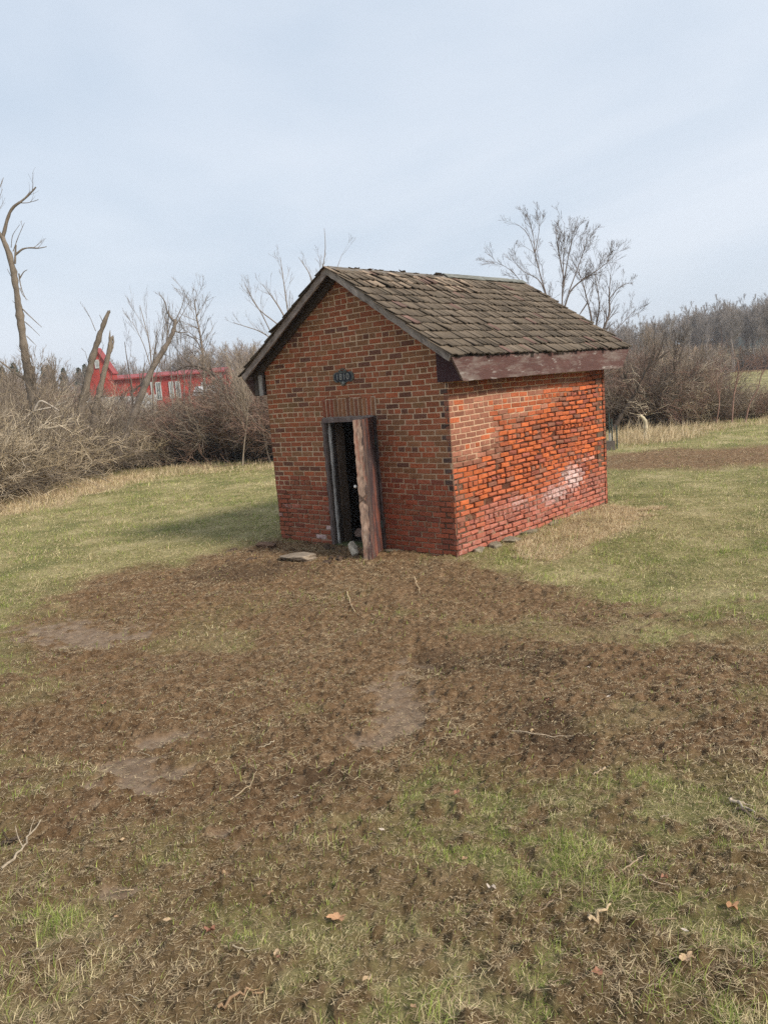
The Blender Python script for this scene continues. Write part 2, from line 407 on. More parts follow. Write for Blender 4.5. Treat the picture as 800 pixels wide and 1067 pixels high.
# ------------------------------------------------------------------ grass
def blades(name, x, y, z, L_, w, az, lean, col, mat=None):
    n = len(x)
    D = np.stack([np.cos(az), np.sin(az), np.zeros(n)], 1); S = np.stack([-np.sin(az+.6), np.cos(az+.6), np.zeros(n)], 1)
    up = np.array([0, 0, 1.])
    P0 = np.stack([x, y, z], 1)
    a1 = lean; a2 = np.minimum(lean*1.7+.15, 1.5)
    P1 = P0+(D*np.sin(a1)[:, None]+up*np.cos(a1)[:, None])*(L_*.5)[:, None]
    P2 = P1+(D*np.sin(a2)[:, None]+up*np.cos(a2)[:, None])*(L_*.5)[:, None]
    w_ = (w/2)[:, None]
    V = np.stack([P0-S*w_, P0+S*w_, P1-S*w_*.8, P1+S*w_*.8, P2-S*w_*.2, P2+S*w_*.2], 1).reshape(-1, 3)
    b = (np.arange(n)*6)[:, None]
    F = np.concatenate([b+[0, 1, 3, 2], b+[2, 3, 5, 4]], 0)
    C = np.repeat(col, 6, axis=0)
    return mesh_np(name, V, F, mat or M['blade'], col=C)

def shed_out(x, y, m=.03):
    return ~((x > -3.27-m) & (x < m) & (y > -m) & (y < 4.18+m))

def build_grass():
    rng = np.random.RandomState(5)
    X = []; Y = []; K = []
    for (ra, rb, dens) in ((1.1, 3.6, 24000), (3.6, 7, 10500), (7, 12, 4300), (12, 20, 1300), (20, 32, 420)):
        area = .5*rad(78)*(rb*rb-ra*ra); n = int(area*dens)
        r = np.sqrt(rng.uniform(ra*ra, rb*rb, n)); t = rng.uniform(-rad(39), rad(39), n)
        x, y = W(r*np.cos(t), r*np.sin(t)); X.append(x); Y.append(y); K.append(np.full(n, .82 if rb < 4 else 1.15 if rb < 8 else 1.7 if rb < 13 else 2.6 if rb < 21 else 4.))
    for (ra, rb, dens, kk) in ((1.1, 4, 3500, 1.9), (4, 9, 1500, 2.4), (9, 22, 300, 4)):
        n = int(2*.5*rad(22)*(rb*rb-ra*ra)*dens); r = np.sqrt(rng.uniform(ra*ra, rb*rb, n)); t = rng.uniform(rad(39), rad(61), n)*np.where(rng.rand(n) < .5, 1, -1)
        x, y = W(r*np.cos(t), r*np.sin(t)); X.append(x); Y.append(y); K.append(np.full(n, kk))
    x = np.concatenate(X); y = np.concatenate(Y); k = np.concatenate(K)
    mud, wet, straw, dk = masks(x, y)
    tuft = fbm(x, y, 9, 3, 31)
    grass_p = (1-mud)**1.2*(.12+1.1*sstep(.40, .62, tuft)*(.5+.7*sstep(.35, .6, fbm(x, y, 28, 2, 35))))
    litter_p = (.42+.6*sstep(.35, .62, fbm(x, y, 2.2, 4, 33)))*mud*np.where(k < 1.5, .75, 1)
    u = rng.rand(len(x))
    isg = u < grass_p; isl = (~isg) & (rng.rand(len(x)) < litter_p*(1-dk*.4)+ (1-mud)*.25)
    keep = (isg | isl) & (wet < .15+1.0*rng.rand(len(x))) & shed_out(x, y)
    # hardly a blade survives in the strip under the eaves of the front wall
    x, y, k, mud, straw, isg = x[keep], y[keep], k[keep], mud[keep], straw[keep], isg[keep]
    z = full_h(x, y)-.002
    n = len(x)
    d, s = fr(x, y)
    gr = sstep(.42, .58, fbm(x, y, .8, 5, 51)*.3+fbm(d*1.1, s*.28, 1.0, 4, 57)*.35+fbm(x, y, 4.5, 3, 53)*.35 + .04*sstep(5,12,np.abs(s)))   # where green wins
    green = rng.rand(n) < (.09+.42*gr)*np.where(d > 9, .8, 1)*np.where(isg, 1, .08)*(1-straw*.9)
    v = rng.rand(n)[:, None]; q = rng.rand(n)[:, None]
    cg = np.array([.075, .13, .018])*(1-v)+np.array([.42, .48, .11])*v
    cs = np.array([.22, .155, .065])*(1-q)+np.array([.88, .75, .43])*q
    cl = np.array([.13, .08, .045])*(1-q**1.5)+np.array([.72, .57, .35])*q**1.5
    col = np.where(green[:, None], cg, np.where((isg & (rng.rand(n) > .25))[:, None], cs, cl))
    Ln = rng.uniform(.018, .06, n)*np.where(isg, 1, .6*(.5+rng.rand(n)))*np.where(green, 1.05, .9)*(1+straw*1.6)*np.sqrt(k)*.95
    Ln = Ln*(.75+.9*sstep(.5, .72, fbm(x, y, 2.2, 3, 61)))
    w = rng.uniform(.0011, .0030, n)*k*np.where(isg, 1, 1.25)
    az = rng.uniform(0, 2*PI, n)
    lean = np.where(green, rng.uniform(.1, 1.1, n), np.where(isg, rng.uniform(.5, 1.45, n), rng.uniform(1.3, 1.53, n)))
    lean = np.where(d > 9, np.minimum(lean, 1.2), lean)
    o = blades('grass', x, y, z+np.where(isg, 0, .006), Ln, w, az, lean, col)
    tag(o, 'thin winter grass and straw litter growing over the trodden pasture', 'grass', kind='stuff')
    # longer dead straw against the thickets and in the shed's rain line
    P = []
    def scatter(poly, dens, hgt, wd):
        A = np.array([p[:2] for p in poly]); lo = A.min(0); hi = A.max(0)
        n = int((hi-lo).prod()*dens); p = rng.uniform(lo, hi, (n, 2))
        ok = (poly_sdf(p[:, 0], p[:, 1], poly) < .1*(fbm(p[:, 0], p[:, 1], 2, 3, 77)-.2)*10) & shed_out(p[:, 0], p[:, 1], .02) & (rng.rand(n) < .25+1.2*sstep(.4, .65, fbm(p[:, 0], p[:, 1], 1.6, 3, 79)))
        p = p[ok]; P.append((p, np.full(len(p), hgt), np.full(len(p), wd)))
    scatter(STRAWP, 13000, .065, .006)
    scatter([G(*q) for q in [(-80,545),(0,519),(60,505),(120,494),(180,488),(230,483),(285,483),(285,487),(180,496),(110,508),(60,524),(0,536),(-80,560)]], 300, .22, .011)
    scatter([G(*q) for q in [(560,462),(640,452),(700,447),(760,440),(830,434),(830,438),(760,446),(735,450),(700,459),(660,465),(560,470)]], 260, .24, .010)
    scatter([G(*q) for q in [(655,452),(700,449),(730,448),(725,453),(690,462),(655,464)]], 260, .50, .012)
    scatter([G(*q) for q in [(286,566),(300,566),(345,572),(345,575),(300,572),(286,571)]], 1500, .06, .004)
    p = np.concatenate([a[0] for a in P]); hh = np.concatenate([a[1] for a in P]); wd = np.concatenate([a[2] for a in P])
    n = len(p); q = rng.rand(n)[:, None]
    col = np.array([.36, .26, .14])*(1-q)+np.array([.80, .65, .42])*q
    o = blades('dry_grass', p[:, 0], p[:, 1], full_h(p[:, 0], p[:, 1])-.005, hh*rng.uniform(.4, 1.2, n), wd*rng.uniform(.6, 1.2, n), rng.uniform(0, 2*PI, n), rng.uniform(.15, 1.25, n), col)
    tag(o, 'long pale dead grass along the foot of the thickets and the sunlit shed wall', 'dead grass', kind='stuff')

# ------------------------------------------------------------------ tubes and branching
def tube_arrays(P, R_, sides, col):
    """P (K,n,3) polylines, R_ (K,n) radii, col (K,3) -> V, F, C"""
    K, n, _ = P.shape
    T = np.gradient(P, axis=1); T = nrm(T)
    mt = nrm(P[:, -1]-P[:, 0])
    ref = np.where(np.abs(mt[:, 2:3]) > .8, np.array([[1., .1, 0]]), np.array([[0, .1, 1.]]))
    A = nrm(np.cross(T, ref[:, None, :])); B = np.cross(T, A)
    a = np.arange(sides)*2*PI/sides
    V = P[:, :, None, :]+R_[:, :, None, None]*(A[:, :, None, :]*np.cos(a)[None, None, :, None]+B[:, :, None, :]*np.sin(a)[None, None, :, None])
    idx = np.arange(K*n*sides).reshape(K, n, sides)
    a0 = idx[:, :-1, :]; a1 = idx[:, 1:, :]
    F = np.stack([a0, np.roll(a0, -1, 2), np.roll(a1, -1, 2), a1], -1).reshape(-1, 4)
    C = np.repeat(col, n*sides, axis=0)
    return V.reshape(-1, 3), F, C

def grow(P, R_, k, rng, ang=(.4, .9), lenf=(.35, .6), up=.25, n=5, wander=.12, t0=.2, rmin=.003, rf=.65, grav=0, maxlen=1e9, taper=.35):
    K, m, _ = P.shape
    pi_ = np.repeat(np.arange(K), k); Q = len(pi_)
    t = rng.uniform(t0, 1, Q)**.9; f = t*(m-1); i = np.minimum(f.astype(int), m-2); fr_ = (f-i)[:, None]
    p0 = P[pi_, i]*(1-fr_)+P[pi_, i+1]*fr_
    T = nrm(P[pi_, i+1]-P[pi_, i]); r0 = (R_[pi_, i]*(1-fr_[:, 0])+R_[pi_, i+1]*fr_[:, 0])*rf
    perp = nrm(np.cross(T, rng.normal(size=(Q, 3))))
    a = rng.uniform(*ang, Q)[:, None]
    D = nrm(T*np.cos(a)+perp*np.sin(a)+np.array([0, 0, up]))
    PL = np.linalg.norm(np.diff(P, axis=1), axis=2).sum(1)[pi_]
    Ln = np.minimum(PL*rng.uniform(*lenf, Q)*(1.15-.6*t), maxlen)
    pts = [p0]; st = (Ln/(n-1))[:, None]
    for j in range(n-1):
        D = nrm(D+rng.normal(size=(Q, 3))*wander+np.array([0, 0, up*.25-grav]))
        pts.append(pts[-1]+D*st)
    C = np.stack(pts, 1)
    r0 = np.maximum(r0, rmin); rd = r0[:, None]*np.linspace(1, taper, n)[None, :]; rd = np.maximum(rd, rmin*.6)
    return C, rd

def poly_tube(pts, radii, n=None):
    """resample a hand-laid line smoothly"""
    pts = np.array(pts, float); radii = np.array(radii, float)
    n = n or max(6, len(pts)*3)
    L_ = np.concatenate([[0], np.cumsum(np.linalg.norm(np.diff(pts, axis=0), axis=1))]); t = np.linspace(0, L_[-1], n)
    P = np.stack([np.interp(t, L_, pts[:, i]) for i in range(3)], 1)
    for _ in range(2): P[1:-1] = P[1:-1]*.5+(P[:-2]+P[2:])*.25
    return P[None], np.interp(t, L_, radii)[None]

class Wood:
    """gathers limbs of one plant; separate mesh for trunk and for crown"""
    def __init__(s, rng): s.parts = {}; s.rng = rng
    def add(s, part, P, R_, col, cv=.15, sides=3):
        K = len(P); c = np.clip(np.array(col)*(1+s.rng.normal(0, cv, (K, 1))), .005, 1)
        V, F, C = tube_arrays(P, R_, sides, c)
        s.parts.setdefault(part, []).append((V, F, C))
    def build(s, parent, origin=(0, 0, 0), mats=None):
        out = {}
        for name, L_ in s.parts.items():
            n = 0; Vs = []; Fs = []; Cs = []
            for V, F, C in L_: Vs.append(V-np.array(origin)); Fs.append(F+n); Cs.append(C); n += len(V)
            out[name] = mesh_np(name, np.concatenate(Vs), np.concatenate(Fs), M['bark' if name in ('trunk', 'limb') else 'twig'], parent, np.concatenate(Cs), smooth=True)
        return out

def copy_tree(o, loc, rz=0, sc=(1, 1, 1)):
    c = o.copy(); COL.objects.link(c); c.location = loc; c.rotation_euler = (0, 0, rz); c.scale = sc
    for ch in o.children:
        k = ch.copy(); COL.objects.link(k); k.parent = c
        for g in ch.children:
            q = g.copy(); COL.objects.link(q); q.parent = k
    return c

GREY = (.25, .20, .155); TAN = (.42, .34, .235); DARK = (.085, .065, .052); REDB = (.25, .155, .12)

def shrub_proto(seed, h, spread, stems, k1, k2, cols, rmin=.0035, arch=.1, name='bare_shrub', wander=.16):
    rng = np.random.RandomState(seed); w = Wood(rng)
    a = rng.uniform(0, 2*PI, stems); rb = spread*.5*np.sqrt(rng.rand(stems))
    p = np.stack([rb*np.cos(a), rb*np.sin(a), np.full(stems, -.05)], 1)
    out = np.stack([np.cos(a), np.sin(a), np.zeros(stems)], 1)
    D = nrm(out*rng.uniform(.05, .75, (stems, 1))+rng.normal(0, .2, (stems, 3))+[0, 0, 1.])
    n = 8; st = (h*rng.uniform(.55, 1.15, stems)/(n-1))[:, None]; pts = [p]
    for j in range(n-1):
        D = nrm(D+rng.normal(size=(stems, 3))*wander+out*arch*.5-np.array([0, 0, arch])*(j/n)); q = pts[-1]+D*st; q[:, 2] = np.maximum(q[:, 2], .03); pts.append(q)
    P = np.stack(pts, 1); R_ = rng.uniform(.010, .022, (stems, 1))*np.linspace(1, .35, n)[None]
    ci = rng.randint(0, len(cols), stems)
    for c in range(len(cols)):
        mk = ci == c
        if not mk.any(): continue
        w.add('stem', P[mk], R_[mk], cols[c], .2)
        P1, R1 = grow(P[mk], R_[mk], k1, rng, (.35, 1.1), (.3, .6), .12, 5, wander, .12, rmin*1.3, .6, arch*.3)
        w.add('twig', P1, R1, cols[c], .22)
        P2, R2 = grow(P1, R1, k2, rng, (.4, 1.2), (.4, .8), .1, 4, wander*1.1, .1, rmin, .7, arch*.2)
        w.add('twig', P2, R2, np.array(cols[c])*1.08, .25)
    root = empty(name)
    w.build(root)
    return root

def tree_proto(seed, h, r, k0, k1, k2, k3=0, col=GREY, rmin=.006, fork=.35, up=.3, name='bare_tree', forks=0, t0=.3, lenf0=(.3, .5), ang0=(.4, .9)):
    rng = np.random.RandomState(seed); w = Wood(rng)
    n = 9; D = np.array([0, 0, 1.]); pts = [np.array([0, 0, -.1])]
    for j in range(n-1):
        D = nrm(D+rng.normal(size=3)*.07+[0, 0, .05]); pts.append(pts[-1]+D*h/(n-1))
    P = np.array(pts)[None]; R_ = (r*np.linspace(1, .12, n))[None]; R_[0, 0] *= 1.35
    w.add('trunk', P, R_, col, .02, 7)
    P1, R1 = grow(P, R_, k0, rng, ang0, lenf0, up, 7, .1, t0, rmin*2, .6)
    w.add('crown', P1, R1, col, .1, 4)
    P2, R2 = grow(P1, R1, k1, rng, (.35, .9), (.35, .65), up*.8, 5, .12, .15, rmin*1.3, .65)
    w.add('crown', P2, R2, col, .12)
    P3, R3 = grow(P2, R2, k2, rng, (.35, .9), (.4, .7), up*.6, 4, .12, .1, rmin, .7)
    w.add('crown', P3, R3, np.array(col)*1.1, .15)
    if k3:
        P4, R4 = grow(P3, R3, k3, rng, (.35, .9), (.45, .8), up*.5, 3, .12, .1, rmin*.8, .8); w.add('crown', P4, R4, np.array(col)*1.15, .15)
    root = empty(name); w.build(root)
    return root

def gz(x, y): return float(base_h(x, y))+float((fbm(np.array([x]), np.array([y]), .02, 3, 8)[0]-.5)*3*sstep(60, 200, np.hypot(*fr(x, y))))

def build_plants():
    rng = np.random.RandomState(77)
    # ---- thicket on the left: brambles and saplings, each bush its own thing
    pr = [shrub_proto(1, 2.7, 1.7, 85, 7, 6, [GREY, TAN, (.16, .13, .105), (.55, .46, .34)], .0055, .12, 'bare_shrub'),
          shrub_proto(2, 2.2, 2.1, 100, 7, 6, [TAN, (.30, .235, .15), (.15, .12, .09), (.60, .49, .34)], .0055, .2, 'bramble_bush'),
          shrub_proto(3, 3.3, 1.6, 70, 7, 6, [GREY, (.16, .125, .10), REDB], .0050, .06, 'bare_shrub'),
          shrub_proto(4, 2.5, 2.0, 85, 7, 6, [REDB, (.22, .14, .10), GREY], .0050, .1, 'bare_shrub')]
    for p in pr: p.location = (0, 0, -50)
    used = set()
    def put(i, x, y, rz, s, label, group, cat=None, zs=None):
        cat = cat or ('bramble' if i == 1 else 'shrub')
        zs = zs or s
        if i not in used:
            o = pr[i]; used.add(i); o.location = (x, y, gz(x, y)); o.rotation_euler = (0, 0, rz); o.scale = (s, s, zs)
        else: o = copy_tree(pr[i], (x, y, gz(x, y)), rz, (s, s, zs))
        tag(o, label, cat, group)
    gl = 'bushes of the thicket left of the shed'
    # front row: foot of each bush given by where it stands on the lawn's far edge
    row = [(-95, 546, 1), (-62, 536, 0), (-32, 528, 1), (-5, 521, 0), (22, 514, 1), (48, 508, 0), (75, 502, 1), (98, 494, 0), (122, 492, 1), (150, 488, 3), (178, 486, 1), (205, 484, 3), (232, 482, 0), (258, 481, 3), (284, 480, 0), (310, 478, 2), (340,478,3), (370,476,0)]
    for n_, (px, py, i) in enumerate(row):
        p = G(px, py-3); d, s = fr(p[0], p[1]); x, y = W(d+(.9 if px < 110 else .55), s)
        sc = 1.1 if px < 70 else .90
        lab = 'tan tangled bramble bush in the front row of the left thicket' if i == 1 else ('reddish brown bare bush in the front row of the left thicket' if i == 3 else 'grey bare bush in the front row of the left thicket')
        put(i, x, y, rng.uniform(0, 6), sc*rng.uniform(.8, 1.08), lab, gl+', front row '+lab[:4])
    for k in range(17):
        px = -90+k*26; p = G(px, 500-.07*px if px < 120 else 484); d, s = fr(p[0], p[1]); x, y = W(d+2.6+rng.uniform(-.3, .6), s+rng.uniform(-.3, .3))
        i = [0, 3, 0, 2][k % 4] if px < 235 else 3
        lab = {0: 'grey bare bush behind the front row of the left thicket', 2: 'tall upright bare bush behind the front row of the left thicket', 3: 'reddish bare bush behind the front row of the left thicket'}[i]
        put(i, x, y, rng.uniform(0, 6), rng.uniform(.95, 1.12)*(.80 if 70 < px < 235 else 1.05), lab, gl+', back row '+str(i))
    for k in range(12):
        px = -90+k*38; p = G(px, 484); d, s = fr(p[0], p[1]); x, y = W(d+5.4+rng.uniform(-.3, .6), s)
        i = [3, 0, 3, 0][k % 4]
        lab = {0: 'grey bare bush deep inside the left thicket', 3: 'reddish bare bush deep inside the left thicket'}[i]
        put(i, x, y, rng.uniform(0, 6), rng.uniform(.9, 1.05)*(.78 if 70 < px < 235 else 1.1), lab, gl+', deep row '+str(i))
    gr = 'bushes of the thicket right of the shed'
    rowr = [(560, 458), (590, 456), (618, 452), (645, 450), (668, 448), (690, 447), (712, 446), (735, 444), (758, 442), (780, 440), (805, 438), (830, 436), (860, 434)]
    for n_, (px, py) in enumerate(rowr):
        p = G(px, py-2); d, s = fr(p[0], p[1]); x, y = W(d+.8, s)
        i = [2, 0, 3][n_ % 3] if px < 730 else [3, 0][n_ % 2]
        lab = {2: 'tall dark bare bush in the front row of the right thicket', 0: 'grey bare bush in the front row of the right thicket', 3: 'reddish bare bush in the front row of the right thicket'}[i]
        put(i, x, y, rng.uniform(0, 6), rng.uniform(.8, .98)*(1.0 if px < 725 else .80 if px < 748 else .50), lab, gr+', front row '+str(i))
    for n_ in range(13):
        px = 570+n_*22; p = G(px, 448-.04*(px-640)); d, s = fr(p[0], p[1]); x, y = W(d+3.2+rng.uniform(-.4, .7), s)
        i = [2, 3, 0, 2][n_ % 4] if px < 740 else [3, 0][n_ % 2]
        lab = {2: 'tall dark bare bush in the back row of the right thicket', 0: 'grey bare bush in the back row of the right thicket', 3: 'reddish bare bush in the back row of the right thicket'}[i]
        put(i, x, y, rng.uniform(0, 6), rng.uniform(.85, 1.02)*(1.0 if px < 715 else .74 if px < 748 else .48), lab, gr+', back row '+str(i))

    for n_ in range(9):
        px = 392+n_*20; p = G(px, 472-.07*(px-380)); d, s = fr(p[0], p[1]); x, y = W(d+rng.uniform(0, 2.5), s)
        put([0, 3, 2][n_ % 3], x, y, rng.uniform(0, 6), rng.uniform(.8, 1.0), 'bare bush of the thicket directly behind the shed', 'bushes of the thicket directly behind the shed')
    # ---- hand-laid trees
    def laid(name, label, cat, base, limbs, dist, col, kids=(5, 4), rmin=.004, side=4, up=.3, lenf=(.3, .6), group=None, kid_t0=.3, ang=(.3, .8), depthw=.25, twmax=1.6):
        """limbs: list of (photo points, base radius, tip radius, part name, number of side branches)"""
        rg = np.random.RandomState(abs(hash(label)) % 1000 if False else sum(map(ord, label)) % 9973)
        w = Wood(rg); b = G(*base) if base[1] > 440 else np.append(AT(base[0], base[1], dist)[:2], 0)
        b = np.append(AT(base[0], base[1], dist)[:2], 0); b[2] = gz(b[0], b[1])
        for (pts, ra, rb, part, nk) in limbs:
            Q = [AT(px, py, dist+(dz[0] if dz else 0)) for px, py, *dz in pts]
            P, R_ = poly_tube(Q, np.linspace(ra, rb, len(Q)), len(Q)*6 if ra > .05 else None)
            P = P+rg.normal(0, ra*.045, P.shape)*np.minimum(1, np.arange(P.shape[1])/2.)[None, :, None]
            P[:, 0] = Q[0]
            w.add(part, P, R_*(1+rg.normal(0, .10, R_.shape)), col, .05, 9 if ra > .05 else 5)
            if nk:
                P1, R1 = grow(P, R_, nk, rg, ang, lenf, up, 6, .07, kid_t0, rmin*1.2, .42, maxlen=twmax)
                w.add('crown', P1, R1, np.array(col)*.95, .1, 4)
                if kids[0]:
                    P2, R2 = grow(P1, R1, kids[0], rg, (.3, .75), (.4, .75), up, 5, .07, .15, rmin, .6); w.add('crown', P2, R2, col, .1)
                    if kids[1]:
                        P3, R3 = grow(P2, R2, kids[1], rg, (.3, .8), (.4, .7), up, 4, .12, .15, rmin, .7); w.add('crown', P3, R3, col, .1)
        root = empty(name, tuple(b)); w.build(root, b)
        return tag(root, label, cat, group)
    SN = (.19, .155, .12)
    laid('dead_tree', 'tall dead leaning tree with bare broken limbs rising out of the left thicket', 'dead tree', (42, 478),
         [([(44, 480), (37, 430), (31, 398), (25, 360), (20, 320), (16, 292), (11, 268), (4, 249), (0, 243)], .135, .052, 'trunk', 0),
          ([(3, 248), (9, 225), (13, 216), (24, 209), (32, 202), (38, 195)], .05, .014, 'limb', 4),
          ([(13, 217), (17, 213), (20, 210)], .02, .008, 'limb', 0),
          ([(1, 245), (-5, 236), (-12, 225)], .05, .02, 'limb', 2),
          ([(16, 275), (17, 255)], .03, .02, 'limb', 0),
          ([(16, 266), (24, 259), (33, 258), (41, 259), (49, 257)], .032, .010, 'limb', 2),
          ([(14, 262), (20, 245), (26, 232)], .014, .004, 'limb', 1),
          ([(12, 258), (13, 245), (21, 234)], .012, .004, 'limb', 0),
          ([(21, 290), (25, 283), (29, 281)], .02, .006, 'limb', 0),
          ([(19, 298), (14, 292), (8, 280)], .02, .006, 'limb', 0),
          ([(21, 300), (24, 308), (30, 313)], .014, .004, 'limb', 0),
          ([(20, 285), (22, 300), (28, 313)], .022, .006, 'limb', 0),
          ([(24, 322), (33, 331), (44, 341)], .02, .005, 'limb', 0),
          ([(26, 335), (34, 342), (42, 350)], .012, .004, 'limb', 0),
          ([(28, 350), (34, 356), (39, 361)], .012, .004, 'limb', 0),
          ([(20, 320), (13, 313)], .012, .005, 'limb', 0),
          ([(30, 392), (34, 380), (36, 400), (41, 420)], .08, .03, 'limb', 0),
          ([(28, 397), (12, 385), (-6, 372)], .04, .015, 'limb', 2)], 22.5, SN, kids=(3, 0), twmax=.6)
    laid('sapling', 'fine twig tips of a small tree at the upper left edge of the photograph', 'tree', (-20, 500),
         [([(-20, 500), (-22, 380), (-18, 270), (-10, 220), (0, 195), (4, 185)], .05, .006, 'trunk', 8),
          ([(-10, 222), (0, 206), (3, 197)], .012, .004, 'limb', 2)], 23.5, GREY, kids=(3, 0), twmax=.8)
    laid('snapped_tree', 'thicker of the two snapped dead trunks leaning together before the red barn', 'dead tree', (74, 486),
         [([(74, 486), (84, 430), (91, 398), (97, 372), (104, 350), (110, 332), (114, 324)], .13, .055, 'trunk', 0),
          ([(112, 330), (115, 323)], .05, .008, 'limb', 0),
          ([(106, 346), (108, 336), (104, 328)], .02, .006, 'limb', 0),
          ([(99, 366), (104, 352)], .03, .012, 'limb', 0),
          ([(94, 384), (89, 366)], .014, .005, 'limb', 1),
          ([(100, 345), (94, 330), (88, 320)], .012, .004, 'limb', 2),
          ([(85, 430), (100, 415), (112, 412)], .03, .01, 'limb', 2)], 24.3, SN, kids=(3, 0), twmax=.6)
    laid('snapped_tree', 'thinner splintered trunk leaning beside the thicker snapped one before the red barn', 'dead tree', (92, 480),
         [([(92, 480), (99, 430), (105, 404), (111, 378), (115, 362), (115, 354), (118, 350)], .11, .04, 'trunk', 0),
          ([(114, 366), (115, 348), (115, 344)], .04, .008, 'limb', 0),
          ([(116, 366), (119, 356), (118, 349)], .04, .010, 'limb', 0),
          ([(106, 400), (103, 376), (108, 360)], .014, .004, 'limb', 2)], 24.8, (.22, .18, .14), kids=(3, 0), twmax=.6)
    laid('leaning_tree', 'leaning dead trunk with a forked twiggy top before the red barn', 'dead tree', (120, 482),
         [([(120, 482), (138, 436), (150, 405), (158, 385), (170, 366), (177, 354), (182, 342), (183, 333)], .12, .05, 'trunk', 3),
          ([(182, 336), (174, 325), (173, 315), (167, 307)], .03, .010, 'limb', 2),
          ([(180, 344), (188, 347), (196, 346)], .03, .010, 'limb', 1),
          ([(183, 334), (190, 320), (193, 306)], .018, .005, 'limb', 3),
          ([(184, 338), (191, 326), (199, 312)], .016, .005, 'limb', 3),
          ([(182, 340), (173, 335), (170, 322)], .014, .004, 'limb', 2)], 25.6, (.20, .165, .135), kids=(3, 2), twmax=1.2)
    laid('arching_tree', 'dark young tree bowed over in an arch before the end of the red barn', 'tree', (240, 470),
         [([(242, 476), (240, 430), (236, 412), (228, 396), (218, 386), (205, 381), (192, 382), (182, 387)], .075, .02, 'trunk', 14),
          ([(226, 394), (212, 372), (208, 358), (200, 350), (190, 348)], .03, .008, 'limb', 10)], 28, (.10, .08, .065), kids=(4, 3), twmax=1.3, ang=(.5, 1.3), up=.1)
    laid('slender_tree', 'slender bristly bare tree standing up behind the right end of the red barn', 'tree', (214, 478),
         [([(214, 478), (213, 400), (212, 370), (208, 345), (204, 325), (203, 312)], .06, .012, 'trunk', 34)], 30, GREY, kids=(4, 2), twmax=.9, ang=(.7, 1.4), up=.15, rmin=.005)
    laid('slender_tree', 'thin pale sapling rising left of the leaning trunk', 'tree', (160, 478),
         [([(160, 478), (160, 400), (158, 380), (156, 352), (150, 335), (146, 318)], .035, .008, 'trunk', 9),
          ([(158, 385), (150, 358), (138, 335)], .02, .005, 'limb', 6), ([(160, 400), (168, 375), (170, 340)], .02, .005, 'limb', 8)], 28.5, GREY, kids=(4, 2), twmax=1.2, up=.5)
    laid('slender_tree', 'pale twiggy sapling clump before the middle of the red barn', 'tree', (180, 480),
         [([(180+i*6, 480), (180+i*6, 400), (177+i*8, 372), (176+i*9, 345+6*(i % 2))], .028, .006, 'trunk', 8) for i in range(4)], 29, (.27, .235, .20), kids=(4, 3), twmax=1.2, up=.6)
    laid('slender_tree', 'thin forked sapling between the snapped trunks and the leaning one', 'tree', (136, 480),
         [([(136, 480), (139, 430), (138, 402), (133, 378), (130, 356)], .04, .01, 'trunk', 6), ([(139, 408), (150, 398), (156, 393)], .035, .012, 'limb', 4)], 26.5, (.15, .12, .10), kids=(4, 2), twmax=.8, up=.4)
    # trees whose tops show over the roof
    laid('bare_tree', 'bare tree whose thin shoots rise over the left rake of the shed roof', 'tree', (322, 470),
         [([(322, 470), (318, 420), (312, 380)], .10, .07, 'trunk', 0),
          ([(312, 380), (304, 345), (299, 320), (296, 295), (292, 268)], .045, .006, 'limb', 12),
          ([(304, 345), (290, 318), (280, 305), (274, 296)], .03, .005, 'limb', 6),
          ([(306, 352), (286, 335), (268, 322), (258, 302)], .03, .005, 'limb', 8),
          ([(312, 380), (290, 358), (272, 345), (255, 340), (243, 336)], .03, .005, 'limb', 7),
          ([(284, 350), (272, 325), (262, 310), (258, 300)], .02, .005, 'limb', 6),
          ([(312, 380), (322, 330), (327, 290), (316, 275), (311, 268)], .03, .005, 'limb', 6),
          ([(320, 345), (334, 290), (340, 262), (338, 238)], .03, .006, 'limb', 8),
          ([(320, 345), (345, 300), (352, 276), (356, 266)], .02, .005, 'limb', 5)], 29, GREY, kids=(3, 1), rmin=.004, twmax=.6, up=.3)
